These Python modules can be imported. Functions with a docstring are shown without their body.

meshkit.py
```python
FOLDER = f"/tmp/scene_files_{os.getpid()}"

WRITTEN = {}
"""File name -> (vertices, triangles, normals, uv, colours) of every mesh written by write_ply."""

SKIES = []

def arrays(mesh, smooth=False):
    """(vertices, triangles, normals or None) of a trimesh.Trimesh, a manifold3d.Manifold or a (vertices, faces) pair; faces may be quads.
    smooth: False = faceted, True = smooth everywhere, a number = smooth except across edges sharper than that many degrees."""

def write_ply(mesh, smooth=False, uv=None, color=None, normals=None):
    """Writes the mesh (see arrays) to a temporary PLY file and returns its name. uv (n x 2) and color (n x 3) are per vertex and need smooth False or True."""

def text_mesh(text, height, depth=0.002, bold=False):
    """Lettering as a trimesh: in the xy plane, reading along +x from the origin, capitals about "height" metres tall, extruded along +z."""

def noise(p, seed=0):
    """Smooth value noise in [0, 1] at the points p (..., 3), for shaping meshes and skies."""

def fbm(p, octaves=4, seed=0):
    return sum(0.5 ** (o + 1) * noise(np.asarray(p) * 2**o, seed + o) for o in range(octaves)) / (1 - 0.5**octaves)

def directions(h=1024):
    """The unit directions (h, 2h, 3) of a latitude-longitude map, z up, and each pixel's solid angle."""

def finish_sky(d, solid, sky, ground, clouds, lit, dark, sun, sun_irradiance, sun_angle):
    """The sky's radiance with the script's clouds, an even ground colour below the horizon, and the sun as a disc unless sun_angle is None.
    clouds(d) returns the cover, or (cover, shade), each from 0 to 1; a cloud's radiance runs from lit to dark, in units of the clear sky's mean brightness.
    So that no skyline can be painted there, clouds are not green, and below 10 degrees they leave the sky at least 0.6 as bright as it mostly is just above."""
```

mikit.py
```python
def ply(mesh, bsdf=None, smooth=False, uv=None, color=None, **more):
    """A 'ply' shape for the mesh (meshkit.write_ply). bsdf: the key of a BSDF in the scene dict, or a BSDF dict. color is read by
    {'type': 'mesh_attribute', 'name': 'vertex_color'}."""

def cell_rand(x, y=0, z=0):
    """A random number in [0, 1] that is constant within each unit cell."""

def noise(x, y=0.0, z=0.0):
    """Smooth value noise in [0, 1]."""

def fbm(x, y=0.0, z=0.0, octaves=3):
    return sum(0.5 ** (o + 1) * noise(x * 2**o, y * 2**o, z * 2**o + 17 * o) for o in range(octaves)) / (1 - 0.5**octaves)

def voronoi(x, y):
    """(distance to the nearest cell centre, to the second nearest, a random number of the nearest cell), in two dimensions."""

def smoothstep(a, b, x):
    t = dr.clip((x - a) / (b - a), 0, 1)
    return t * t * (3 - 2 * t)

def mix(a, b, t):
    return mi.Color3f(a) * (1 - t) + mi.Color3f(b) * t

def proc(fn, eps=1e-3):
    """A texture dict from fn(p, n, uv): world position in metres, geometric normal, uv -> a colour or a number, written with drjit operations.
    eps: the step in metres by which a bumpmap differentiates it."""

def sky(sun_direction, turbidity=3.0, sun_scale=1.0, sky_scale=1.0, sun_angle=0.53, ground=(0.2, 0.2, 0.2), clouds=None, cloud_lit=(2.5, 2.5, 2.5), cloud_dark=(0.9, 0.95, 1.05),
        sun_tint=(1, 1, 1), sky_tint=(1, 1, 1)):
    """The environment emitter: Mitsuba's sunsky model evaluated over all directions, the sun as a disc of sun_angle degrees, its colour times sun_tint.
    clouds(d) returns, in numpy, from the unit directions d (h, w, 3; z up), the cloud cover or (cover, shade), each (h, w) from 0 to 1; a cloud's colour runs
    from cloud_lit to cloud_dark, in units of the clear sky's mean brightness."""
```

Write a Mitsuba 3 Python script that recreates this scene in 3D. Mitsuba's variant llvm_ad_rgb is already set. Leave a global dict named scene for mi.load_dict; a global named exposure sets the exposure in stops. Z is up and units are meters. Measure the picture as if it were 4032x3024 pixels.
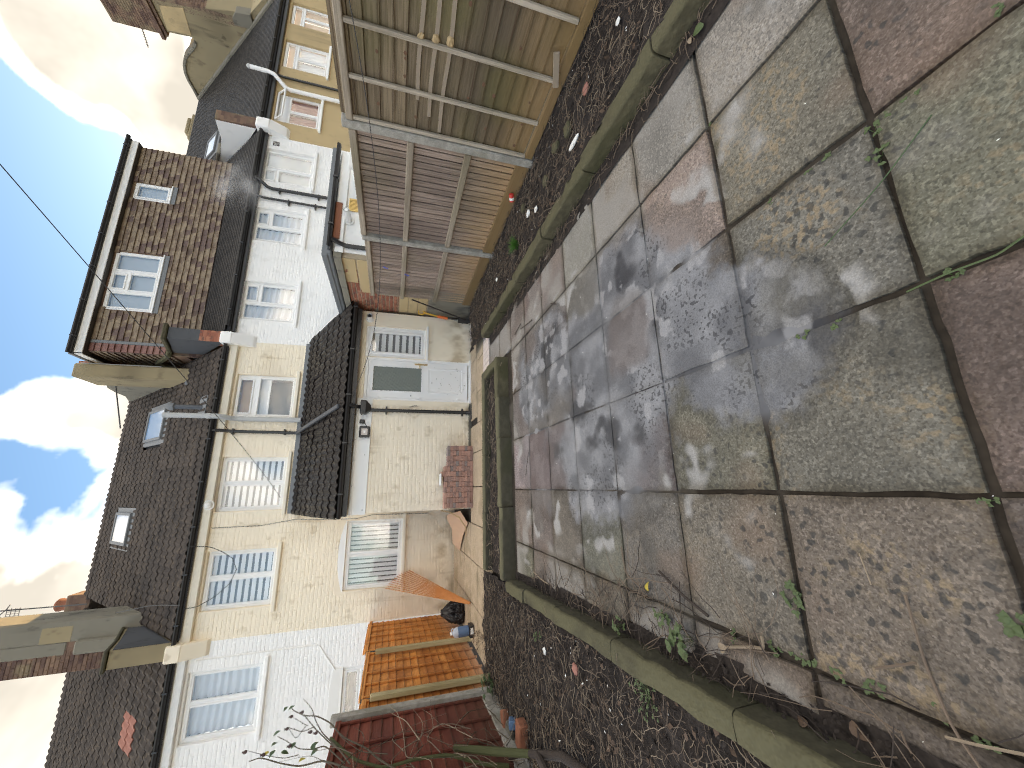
import math, random
import numpy as np, trimesh, drjit as dr, mitsuba as mi
import mikit, meshkit
from shapely.geometry import Polygon, box as sbox
from shapely.ops import unary_union
from scipy.spatial import ConvexHull

T = mi.ScalarTransform4f
random.seed(7)
RNG = np.random.default_rng(11)
scene, labels = {}, {}

# ------------------------------------------------------------------ camera, sky, exposure
PITCH, ROLL, YAW, FPX, CAMH = 0.29038, -0.05062, 0.26718, 384.3, 1.5
cp, sp, cy, sy = math.cos(PITCH), math.sin(PITCH), math.cos(YAW), math.sin(YAW)
fwd = np.array([sy * cp, cy * cp, -sp]); right = np.array([cy, -sy, 0.0]); upv = np.cross(right, fwd)
# the photograph is stored on its side: the picture's top edge is the place's right-hand side
img_up = math.cos(ROLL) * right - math.sin(ROLL) * upv
cam_o = np.array([0.0, 0.0, CAMH])
scene['camera'] = {'type': 'perspective', 'fov_axis': 'x', 'fov': math.degrees(2 * math.atan(512 / FPX)), 'near_clip': 0.05, 'far_clip': 900.0,
                   'to_world': T().look_at(origin=cam_o.tolist(), target=(cam_o + fwd).tolist(), up=img_up.tolist())}


SUN = [0.75, 0.66, 0.21]
_LOBES = [((.621, .608, .494), 8, .10), ((.676, .606, .418), 8, .08), ((.628, .667, .401), 6, .10), ((.232, .794, .562), 6, .12), ((.134, .845, .518), 6, .12), ((.139, .87, .474), 5, .14), ((.0, .9, .42), 9, .06),
          ((-.111, .851, .513), 5, .08), ((-.335, .825, .454), 6, .12), ((.413, .725, .551), 9, -.24), ((.531, .697, .481), 6, -.20), ((.302, .756, .58), 6, -.16), ((.538, .631, .559), 6, -.18), ((.087, .859, .504), 3, -.10), ((-.04, .847, .531), 4, -.10), ((-.303, .817, .49), 3, -.08)]
def clouds(d):
    z = np.maximum(d[..., 2], 0.02)
    q = np.stack([d[..., 0] / (z + 0.35), d[..., 1] / (z + 0.35), 0 * z], -1)
    w = meshkit.fbm(q * 1.6 + 5.1, 4, seed=3); w2 = meshkit.fbm(q * 1.6 + 15.1, 4, seed=13)
    n = meshkit.fbm(q * 1.7 + np.stack([0.9 * w, 0.7 * w2, 0 * w], -1) + np.array([2.3, 0.4, 0]), 8, seed=5)
    for c, deg, amp in _LOBES:
        n = n + amp * np.exp(-(1 - d @ (np.array(c) / np.linalg.norm(c))) / (1 - math.cos(math.radians(deg))))
    n = n + 0.16 * (meshkit.fbm(q * 7.5 + 3.3, 6, seed=21) - .5)
    cover = np.clip((n - 0.455) / 0.11, 0, 1) ** 0.9
    s = meshkit.fbm(q * 5.0 + 1.2 * np.stack([w2, w, 0 * w], -1) + 7.7, 7, seed=9)
    # towards the sun the clouds show us their shaded side with bright thin rims; away from it they are sunlit
    dot = d @ (np.array(SUN) / np.linalg.norm(SUN)); back = np.clip((dot + 0.3) / 0.7, 0, 1)
    core = np.clip((n - 0.47) / 0.10, 0, 1) * (0.82 + 0.18 * np.clip((s - 0.33) / 0.30, 0, 1))
    return cover, np.clip(back * core + (1 - back) * 0.30 * np.clip((s - 0.40) / 0.22, 0, 1), 0, 1)



scene['sky_light'] = mikit.sky(SUN, turbidity=2.0, sky_tint=(0.86, 0.93, 1.04), sun_scale=0.5, clouds=clouds, cloud_lit=(7.4, 6.7, 5.7), cloud_dark=(1.42, 1.30, 1.10))
exposure = 3.75

# ------------------------------------------------------------------ helpers: meshes
_SG = np.array([[a, b, c] for a in (-1, 1) for b in (-1, 1) for c in (-1, 1)], float)
def _cb_template():
    pts, par = [], []
    for s in _SG:
        for k in range(3):
            o = np.ones(3); o[k] = 0
            pts.append(s * (1 - 0.1 * o)); par.append((s, o))
    h = ConvexHull(np.array(pts))
    f = h.simplices.copy(); P = np.array(pts)
    for i, t in enumerate(f):
        n = np.cross(P[t[1]] - P[t[0]], P[t[2]] - P[t[0]])
        if np.dot(n, P[t].mean(0)) < 0: f[i] = t[::-1]
    return np.array([p[0] for p in par]), np.array([p[1] for p in par]), f
_CS, _CO, _CF = _cb_template()
_BF = np.array([[0, 1, 3], [0, 3, 2], [4, 6, 7], [4, 7, 5], [0, 4, 5], [0, 5, 1], [2, 3, 7], [2, 7, 6], [0, 2, 6], [0, 6, 4], [1, 5, 7], [1, 7, 3]])

def box(x0, x1, y0, y1, z0, z1, c=0.0):
    ctr = np.array([(x0 + x1) / 2, (y0 + y1) / 2, (z0 + z1) / 2]); h = np.array([abs(x1 - x0), abs(y1 - y0), abs(z1 - z0)]) / 2
    if c <= 0: return (ctr + _SG * h, _BF)
    c = min(c, 0.45 * 2 * h.min())
    return (ctr + _CS * h - _CS * _CO * c, _CF)
def join(ms):
    vs, fs, n = [], [], 0
    for v, f in ms:
        f = np.asarray(f)
        if f.shape[1] == 4: f = np.vstack([f[:, [0, 1, 2]], f[:, [0, 2, 3]]])
        vs.append(v); fs.append(f + n); n += len(v)
    return (np.vstack(vs), np.vstack(fs))
def move(m, M=None, t=None):
    v = m[0]
    if M is not None: v = v @ np.asarray(M, float).T
    if t is not None: v = v + np.asarray(t, float)
    return (v, m[1])
def rotz(a): c, s = math.cos(a), math.sin(a); return np.array([[c, -s, 0], [s, c, 0], [0, 0, 1]])
def rotx(a): c, s = math.cos(a), math.sin(a); return np.array([[1, 0, 0], [0, c, -s], [0, s, c]])
def roty(a): c, s = math.cos(a), math.sin(a); return np.array([[c, 0, s], [0, 1, 0], [-s, 0, c]])
def beam(p, q, w, h, up=(0, 0, 1), c=0.004):
    """a bar of width w (across) and height h (along up) from p to q"""
    p, q = np.array(p, float), np.array(q, float); d = q - p; L = np.linalg.norm(d); d /= L
    s = np.cross(d, up); s /= np.linalg.norm(s); u = np.cross(s, d)
    v, f = box(-w / 2, w / 2, 0, L, -h / 2, h / 2, c)
    return (p + v @ np.stack([s, d, u]), f)
def tube(path, r, n=8, cap=True):
    P = np.asarray(path, float); m = len(P)
    R = np.broadcast_to(np.asarray(r, float), (m,))
    t = np.gradient(P, axis=0); t /= np.linalg.norm(t, axis=1, keepdims=True) + 1e-12
    a = np.array([0.31, 0.2, 0.93]) if abs(t[0][2]) < 0.9 else np.array([1.0, 0.1, 0])
    u = np.cross(t[0], a); u /= np.linalg.norm(u); V = []
    for i in range(m):
        u = u - t[i] * np.dot(u, t[i]); u /= np.linalg.norm(u); w = np.cross(t[i], u)
        an = np.arange(n) * 2 * np.pi / n
        V.append(P[i] + R[i] * (np.cos(an)[:, None] * u + np.sin(an)[:, None] * w))
    F = []
    for i in range(m - 1):
        for k in range(n):
            a0, a1 = i * n + k, i * n + (k + 1) % n
            F += [[a0, a1, a1 + n], [a0, a1 + n, a0 + n]]
    V = np.vstack(V)
    if cap:
        V = np.vstack([V, P[0], P[-1]]); b = len(V) - 2
        for k in range(n):
            F += [[b, (k + 1) % n, k], [b + 1, (m - 1) * n + k, (m - 1) * n + (k + 1) % n]]
    return (V, np.array(F))
def lathe(prof, n=16, at=(0, 0, 0), axis='z'):
    pr = np.array(prof, float); an = np.arange(n) * 2 * np.pi / n; V = []
    for r, z in pr: V.append(np.stack([r * np.cos(an), r * np.sin(an), np.full(n, z)], 1))
    V = np.vstack(V); F = []
    for i in range(len(pr) - 1):
        for k in range(n):
            a0, a1 = i * n + k, i * n + (k + 1) % n
            F += [[a0, a1, a1 + n], [a0, a1 + n, a0 + n]]
    if axis == 'y': V = V @ rotx(math.pi / 2).T
    if axis == 'x': V = V @ roty(math.pi / 2).T
    return (V + np.array(at, float), np.array(F))
def extrude(poly, d, frame):
    """poly (shapely, plane coords u,v) pushed along the frame's third axis by d; frame = (origin, u, v, n)"""
    m = trimesh.creation.extrude_polygon(poly, d, engine='earcut')
    o, u, v, n = [np.array(x, float) for x in frame]
    V = o + m.vertices[:, :1] * u + m.vertices[:, 1:2] * v + m.vertices[:, 2:3] * n
    F = np.array(m.faces)
    if np.dot(np.cross(u, v), n) < 0: F = F[:, ::-1]
    return (V, F)
XZ = lambda y: ((0, y, 0), (1, 0, 0), (0, 0, 1), (0, 1, 0))      # wall facing -y, thickness going back
YZ = lambda x: ((x, 0, 0), (0, 1, 0), (0, 0, 1), (1, 0, 0))
XY = lambda z: ((0, 0, z), (1, 0, 0), (0, 1, 0), (0, 0, 1))

# ------------------------------------------------------------------ helpers: the scene tree
_count = {}
def numbered(name):
    k = _count.get(name, -1) + 1; _count[name] = k
    return name if k == 0 else f'{name}_{k:03d}'
def thing(name, label, cat, group=None):
    k = numbered(name); labels[k] = {'label': label, 'category': cat}
    if group: labels[k]['group'] = group
    return k
def part(parent, name, mesh, mat, smooth=False, label=None, kind=None):
    k = numbered(parent + '__' + name)
    scene[k] = mikit.ply(mesh, 'm_' + mat, smooth=smooth)
    if label or kind:
        labels[k] = {}
        if label: labels[k]['label'] = label
        if kind: labels[k]['kind'] = kind
    return k
def solo(name, label, cat, mesh, mat, smooth=False, group=None):
    k = thing(name, label, cat, group); scene[k] = mikit.ply(mesh, 'm_' + mat, smooth=smooth); return k
def holder(parent, name): return numbered(parent + '__' + name)
def struct(name, label, mesh, mat, smooth=False):
    k = numbered(name); scene[k] = mikit.ply(mesh, 'm_' + mat, smooth=smooth); labels[k] = {'label': label, 'kind': 'structure'}; return k
def stuff(name, label, mesh, mat, smooth=False):
    k = numbered(name); scene[k] = mikit.ply(mesh, 'm_' + mat, smooth=smooth); labels[k] = {'label': label, 'kind': 'stuff', 'category': name.replace('_', ' ')}; return k

# ------------------------------------------------------------------ materials
N, FB, CR, SS, MX, VO = mikit.noise, mikit.fbm, mikit.cell_rand, mikit.smoothstep, mikit.mix, mikit.voronoi
def plain(key, rgb, rough=0.6, spec=0.5, metallic=0.0, two=True, **kw):
    b = {'type': 'principled', 'base_color': {'type': 'rgb', 'value': list(rgb)}, 'roughness': rough, 'specular': spec, 'metallic': metallic, **kw}
    scene['m_' + key] = {'type': 'twosided', 'bsdf': b} if two else b
# overall tone of a whole surface: a plain factor on its colour
COLOUR_SCALE = {'flag': .66, 'joint': .7, 'soil': .75, 'kerb_moss': .72, 'kerb_left': .8, 'kerb_dark': .72, 'roof_tile_old': .80, 'roof_tile': .5, 'slate': .75, 'board_red': .85, 'path_slab': .72, 'grey_render': .75, 'buff_render': .85, 'dark_render': .8, 'hung_tile': .85, 'dark_brick': .8}
def procm(key, fn, rough=0.8, spec=0.4, bump=None, bscale=1.0, rfn=None, eps=2e-3):
    if key in COLOUR_SCALE:
        inner, kf = fn, COLOUR_SCALE[key]
        fn = lambda p, n, uv: inner(p, n, uv) * kf
    b = {'type': 'principled', 'base_color': mikit.proc(fn), 'roughness': mikit.proc(rfn) if rfn else rough, 'specular': spec}
    if bump: b = {'type': 'bumpmap', 'nested': {'type': 'twosided', 'bsdf': b}, 'arbitrary': mikit.proc(bump, eps=eps), 'scale': bscale}
    else: b = {'type': 'twosided', 'bsdf': b}
    scene['m_' + key] = b

HT_W, HT_G = 0.165, 0.1265
plain('upvc_white', (0.80, 0.80, 0.79), 0.35)
plain('white_gloss', (0.76, 0.75, 0.72), 0.4)
plain('black_plastic', (0.018, 0.018, 0.020), 0.4)
plain('grey_plastic', (0.42, 0.43, 0.43), 0.45)
plain('slate_pipe', (0.07, 0.075, 0.085), 0.4)
plain('lead_grey', (0.16, 0.17, 0.18), 0.6)
plain('dark_room', (0.02, 0.02, 0.022), 0.9)
plain('room_grey', (0.10, 0.11, 0.12), 0.9)
plain('blind_white', (0.74, 0.76, 0.76), 0.8)
plain('blind_grey', (0.17, 0.18, 0.19), 0.9)
plain('cream_trim', (0.74, 0.68, 0.56), 0.6)
plain('curtain_white', (0.62, 0.63, 0.64), 0.9)
plain('curtain_warm', (0.50, 0.36, 0.22), 0.9)
plain('frosted', (0.16, 0.18, 0.16), 0.35)
plain('frost_light', (0.42, 0.46, 0.48), 0.3)
plain('brass', (0.55, 0.40, 0.16), 0.35, metallic=1.0)
plain('steel', (0.5, 0.5, 0.5), 0.35, metallic=1.0)
plain('yellow_plastic', (0.72, 0.40, 0.03), 0.4)
plain('orange_plastic', (0.80, 0.16, 0.03), 0.45)
plain('dark_metal', (0.06, 0.055, 0.05), 0.5)
plain('bin_bag', (0.010, 0.010, 0.012), 0.28)
plain('blue_fluid', (0.10, 0.17, 0.30), 0.3)
plain('clear_plastic', (0.45, 0.50, 0.58), 0.3)
plain('terracotta', (0.26, 0.105, 0.06), 0.85)
plain('red_print', (0.60, 0.05, 0.04), 0.4)
plain('litter_white', (0.72, 0.72, 0.70), 0.7)
plain('litter_pink', (0.30, 0.14, 0.11), 0.8)
plain('peg_blue', (0.06, 0.10, 0.55), 0.4)
plain('cable', (0.03, 0.03, 0.032), 0.6)
plain('wire_grey', (0.10, 0.10, 0.10), 0.6)
plain('lamp_glass', (0.45, 0.40, 0.37), 0.15)
plain('straw', (0.150, 0.112, 0.082), 0.8)
plain('straw_pale', (0.27, 0.215, 0.155), 0.8)
plain('twig_dark', (0.042, 0.032, 0.027), 0.85)
plain('leaf_green', (0.068, 0.098, 0.036), 0.6)
plain('leaf_dark', (0.05, 0.085, 0.035), 0.5)
plain('leaf_yellow', (0.45, 0.36, 0.05), 0.6)
plain('grass_green', (0.05, 0.14, 0.016), 0.6)
plain('rose_hip', (0.05, 0.022, 0.02), 0.4)
plain('rose_stem', (0.07, 0.055, 0.035), 0.7)
plain('bark_moss', (0.06, 0.065, 0.025), 0.9)
plain('dead_leaf', (0.095, 0.062, 0.042), 0.8)
plain('cardboard', (0.55, 0.38, 0.26), 0.85)
scene['m_glass'] = {'type': 'thindielectric', 'int_ior': 1.7}

def paint(base, dirt, amt=0.35):
    def fn(p, n, uv):
        a = FB(p.x * 1.1 + 3, p.y * 1.1, p.z * 0.9, 3); b = FB(p.x * 7, p.y * 7, p.z * 3.5 + 9, 3)
        low = SS(0.9, 0.0, p.z)
        streak = SS(0.56, 0.80, FB(p.x * 9 + 2, p.y * 9, p.z * 0.7, 3)) * SS(0.42, 0.62, a)
        t = dr.clip(SS(0.5, 0.78, a) * 0.4 + SS(0.62, 0.8, b) * 0.5 + streak * 0.5 + low * SS(0.35, 0.7, b) * 0.9, 0, 1)
        return MX(base, dirt, t * amt)
    return fn
def rough_bump(f, amp):
    def fn(p, n, uv): return (FB(p.x * f, p.y * f, p.z * f, 3)) * amp
    return fn
procm('cream_paint', paint((0.84, 0.755, 0.605), (0.42, 0.33, 0.20), 0.75), 0.7, bump=rough_bump(45, 1.0), bscale=0.006)
procm('white_paint', paint((0.86, 0.855, 0.84), (0.52, 0.51, 0.48), 0.40), 0.7, bump=rough_bump(45, 1.0), bscale=0.006)
procm('mustard_render', paint((0.49, 0.375, 0.205), (0.29, 0.225, 0.13), 0.7), 0.85, bump=rough_bump(60, 1.0), bscale=0.006)
procm('grey_render', paint((0.27, 0.25, 0.20), (0.12, 0.11, 0.09), 1.2), 0.9, bump=rough_bump(40, 1.0), bscale=0.008)
procm('buff_render', paint((0.34, 0.28, 0.17), (0.16, 0.13, 0.08), 1.2), 0.9, bump=rough_bump(40, 1.0), bscale=0.008)
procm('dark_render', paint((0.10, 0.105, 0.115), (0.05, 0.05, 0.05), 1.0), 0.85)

def tile_col(p, n, uv):
    a = FB(p.x * 2.2, p.y * 2.2, p.z * 2.2, 3); b = N(p.x * 26, p.y * 26, p.z * 26); c = CR(dr.floor(p.x / 0.30), dr.floor(p.z / 0.22))
    col = MX((0.016, 0.0135, 0.0135), (0.036, 0.027, 0.025), dr.clip(0.5 * a + 0.5 * c, 0, 1))
    return MX(col, (0.13, 0.12, 0.10), SS(0.70, 0.92, b) * SS(0.5, 0.7, a) * 0.8)
procm('roof_tile', tile_col, rfn=lambda p, n, uv: 0.34 + 0.25 * N(p.x * 9, p.y * 9, p.z * 9), spec=0.25)
def tile_col2(p, n, uv):
    a = FB(p.x * 1.7, p.y * 1.7, p.z * 1.7, 3); b = N(p.x * 20, p.y * 20, p.z * 20); c = CR(dr.floor(p.x / 0.30), dr.floor(p.z / 0.22))
    col = MX((0.036, 0.032, 0.031), (0.094, 0.077, 0.066), dr.clip(0.45 * a + 0.55 * c, 0, 1))
    return MX(col, (0.17, 0.13, 0.09), SS(0.62, 0.9, b) * 0.5)
procm('roof_tile_old', tile_col2, 0.8, spec=0.15)
procm('slate', lambda p, n, uv: MX((0.024, 0.024, 0.026), (0.06, 0.055, 0.052), CR(dr.floor(p.x / 0.17 + 0.5 * dr.floor(p.z / 0.065)), dr.floor(p.z / 0.065)) * 0.7 + 0.3 * FB(p.x * 2, p.y * 2, p.z * 2)), 0.6)
procm('corner_tile', lambda p, n, uv: MX((0.17, 0.085, 0.075), (0.27, 0.15, 0.125), CR(0.0, dr.floor((p.z - 6.37) / HT_G), 4)), 0.8)
plain('tile_red', (0.27, 0.115, 0.085), 0.8)

def hung_col(p, n, uv):
    r = dr.floor((p.z - 6.38) / HT_G); along = p.x + p.y
    c = CR(dr.floor(along / HT_W + 0.5 * r), r, 3); b = FB(p.x * 9, p.y * 9, p.z * 9, 3)
    buff = MX((0.30, 0.235, 0.165), (0.20, 0.145, 0.105), SS(0.4, 0.62, b))
    purple = MX((0.125, 0.086, 0.078), (0.18, 0.125, 0.105), b)
    return dr.select(c < 0.18, purple, dr.select(c < 0.26, mi.Color3f(0.13, 0.09, 0.07), buff))
procm('hung_tile', hung_col, 0.8)
def brick_col(p, n, uv):
    r = dr.floor(p.z / 0.075); along = p.x + p.y
    c = CR(dr.floor(along / 0.225 + 0.5 * r), r, 5); b = FB(p.x * 12, p.y * 12, p.z * 12, 3)
    col = MX((0.24, 0.085, 0.055), (0.36, 0.16, 0.10), c)
    return MX(col, (0.13, 0.08, 0.065), SS(0.5, 0.75, b) * 0.8)
procm('red_brick', brick_col, 0.85)
procm('dark_brick', lambda p, n, uv: MX(MX((0.11, 0.065, 0.055), (0.27, 0.175, 0.12), CR(dr.floor((p.x + p.y) / 0.225 + 0.5 * dr.floor(p.z / 0.075)), dr.floor(p.z / 0.075), 2)), (0.30, 0.24, 0.15), SS(0.5, 0.75, FB(p.x * 3, p.y * 3, p.z * 3)) * 0.7), 0.85)
plain('mortar', (0.34, 0.28, 0.20), 0.95)
plain('mortar_dark', (0.16, 0.13, 0.11), 0.95)
for i, c in enumerate([(0.36, 0.21, 0.165), (0.29, 0.185, 0.155), (0.235, 0.19, 0.175), (0.42, 0.25, 0.195)]): plain(f'paver_{i}', c, 0.85)

# timber: grain runs along one axis
def wood(c0, c1, c2, axis, moss=0.0, low=None, per=None, grime=None, lowz=0.95):
    def fn(p, n, uv):
        a, b, c = (p.x, p.y, p.z) if axis == 'y' else ((p.y, p.x, p.z) if axis == 'x' else (p.y, p.z, p.x))
        # b runs along the grain
        u = (a + c) if axis != 'z' else (a + c)
        g = FB(u * 55, b * 2.0, a * 3, 3); h = FB(u * 4, b * 0.7, 3.3, 3); s = N(u * 190, b * 5, 1.0)
        col = MX(c0, c1, SS(0.25, 0.75, 0.6 * g + 0.4 * s)); col = MX(col, c2, SS(0.45, 0.7, h) * 0.75)
        if per: col = col * (1 - per[2] + 2 * per[2] * CR(dr.floor((c - per[0]) / per[1]) if axis == 'y' else dr.floor((a - per[0]) / per[1]), 7))
        if per and axis == 'y':                       # shadow under the lap, with bark, painted dark on each board's lower edge
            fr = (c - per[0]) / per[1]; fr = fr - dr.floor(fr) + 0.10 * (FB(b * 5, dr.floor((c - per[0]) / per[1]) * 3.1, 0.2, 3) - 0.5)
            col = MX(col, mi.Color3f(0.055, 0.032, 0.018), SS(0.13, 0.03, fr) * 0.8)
        if grime: col = MX(col, grime, SS(0.45, 0.8, FB(p.y * 9, p.z * 5, 2.2, 3)) * 0.55)
        if moss: col = MX(col, (0.105, 0.095, 0.03), SS(0.42, 0.72, FB(p.x * 1.9, p.y * 1.9, p.z * 1.6 + 4, 3)) * moss)
        if low is not None: col = MX(col, low, SS(lowz, lowz - 0.8, p.z + 0.5 * (h - 0.5)) * 0.75)
        return col
    return fn
def wood_bump(axis):
    def fn(p, n, uv):
        a, b, c = (p.x, p.y, p.z) if axis == 'y' else ((p.y, p.x, p.z) if axis == 'x' else (p.y, p.z, p.x))
        return FB((a + c) * 70, b * 3, 0.7, 2)
    return fn
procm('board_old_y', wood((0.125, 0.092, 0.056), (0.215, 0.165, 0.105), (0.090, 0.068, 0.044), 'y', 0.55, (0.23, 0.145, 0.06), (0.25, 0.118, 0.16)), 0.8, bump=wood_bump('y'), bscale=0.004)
procm('board_old_z', wood((0.21, 0.155, 0.125), (0.36, 0.28, 0.23), (0.15, 0.112, 0.095), 'z', 0.22, (0.42, 0.27, 0.13), (3.48, 0.095, 0.16)), 0.8, bump=wood_bump('z'), bscale=0.004)
procm('rail_old_y', wood((0.25, 0.205, 0.155), (0.40, 0.34, 0.265), (0.18, 0.145, 0.11), 'y', 0.35), 0.8)
procm('rail_old_z', wood((0.32, 0.275, 0.215), (0.49, 0.425, 0.34), (0.24, 0.20, 0.155), 'z', 0.25), 0.8)
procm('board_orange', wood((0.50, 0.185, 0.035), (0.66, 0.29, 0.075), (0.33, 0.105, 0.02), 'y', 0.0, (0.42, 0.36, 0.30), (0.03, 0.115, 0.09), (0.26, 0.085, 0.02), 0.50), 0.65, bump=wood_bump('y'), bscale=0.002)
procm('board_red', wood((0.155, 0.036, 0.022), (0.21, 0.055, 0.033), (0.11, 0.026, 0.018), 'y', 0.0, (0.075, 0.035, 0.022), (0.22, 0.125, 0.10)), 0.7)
procm('post_green', wood((0.38, 0.33, 0.18), (0.52, 0.45, 0.27), (0.30, 0.235, 0.12), 'z', 0.2), 0.75)
plain('board_pale', (0.29, 0.235, 0.175), 0.8)
plain('knot', (0.13, 0.07, 0.04), 0.8)
plain('wood_broken', (0.45, 0.33, 0.18), 0.8)
plain('trellis_wood', (0.50, 0.20, 0.06), 0.7)

def conc(c0, c1, c2, f=1.0, top=None):
    def fn(p, n, uv):
        a = FB(p.x * 2.5 * f, p.y * 2.5 * f, p.z * 2.5 * f, 3); b = FB(p.x * 22 * f, p.y * 22 * f, p.z * 22 * f, 3); s = N(p.x * 120, p.y * 120, p.z * 120)
        col = MX(c0, c1, SS(0.3, 0.7, 0.5 * a + 0.5 * b)); col = MX(col, c2, SS(0.5, 0.72, a) * 0.7)
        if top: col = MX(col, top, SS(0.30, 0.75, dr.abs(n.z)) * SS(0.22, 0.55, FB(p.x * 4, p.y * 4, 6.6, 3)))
        return col * (0.85 + 0.3 * s)
    return fn
procm('concrete_post', conc((0.26, 0.245, 0.215), (0.40, 0.38, 0.34), (0.19, 0.18, 0.14)), 0.9, bump=rough_bump(90, 1), bscale=0.004)
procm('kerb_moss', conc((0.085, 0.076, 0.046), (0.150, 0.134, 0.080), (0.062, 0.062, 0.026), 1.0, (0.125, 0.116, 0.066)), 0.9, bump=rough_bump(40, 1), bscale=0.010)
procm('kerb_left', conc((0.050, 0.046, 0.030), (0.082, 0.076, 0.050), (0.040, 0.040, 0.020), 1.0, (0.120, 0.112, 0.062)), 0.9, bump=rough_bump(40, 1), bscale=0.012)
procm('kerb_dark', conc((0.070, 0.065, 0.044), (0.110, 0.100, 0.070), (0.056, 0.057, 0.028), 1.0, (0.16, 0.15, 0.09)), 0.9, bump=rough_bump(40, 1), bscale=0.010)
procm('soil', conc((0.027, 0.021, 0.019), (0.056, 0.045, 0.039), (0.019, 0.016, 0.015), 2.0), 0.95, bump=rough_bump(60, 1), bscale=0.02)
procm('path_slab', conc((0.50, 0.40, 0.28), (0.62, 0.50, 0.36), (0.36, 0.29, 0.19)), 0.85, bump=rough_bump(90, 1), bscale=0.003)
procm('ground_dirt', conc((0.07, 0.06, 0.045), (0.10, 0.085, 0.06), (0.06, 0.06, 0.035)), 0.95)
plain('joint_soil', (0.028, 0.022, 0.017), 0.95)
plain('white_brick', (0.56, 0.49, 0.45), 0.85)

# paving flags: one colour per flag from a table, weathering and the wet patch from noise over the whole yard
SX0, SY0, SP = -0.68 - 0.62, 0.035, 0.62
SPY = 0.6025
NXS, NYS = 8, 10
tone = {'g': (0.198, 0.176, 0.152), 'p': (0.212, 0.176, 0.149), 'o': (0.208, 0.179, 0.143), 'd': (0.152, 0.126, 0.104), 'l': (0.318, 0.290, 0.262), 'b': (0.188, 0.157, 0.131)}
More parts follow.
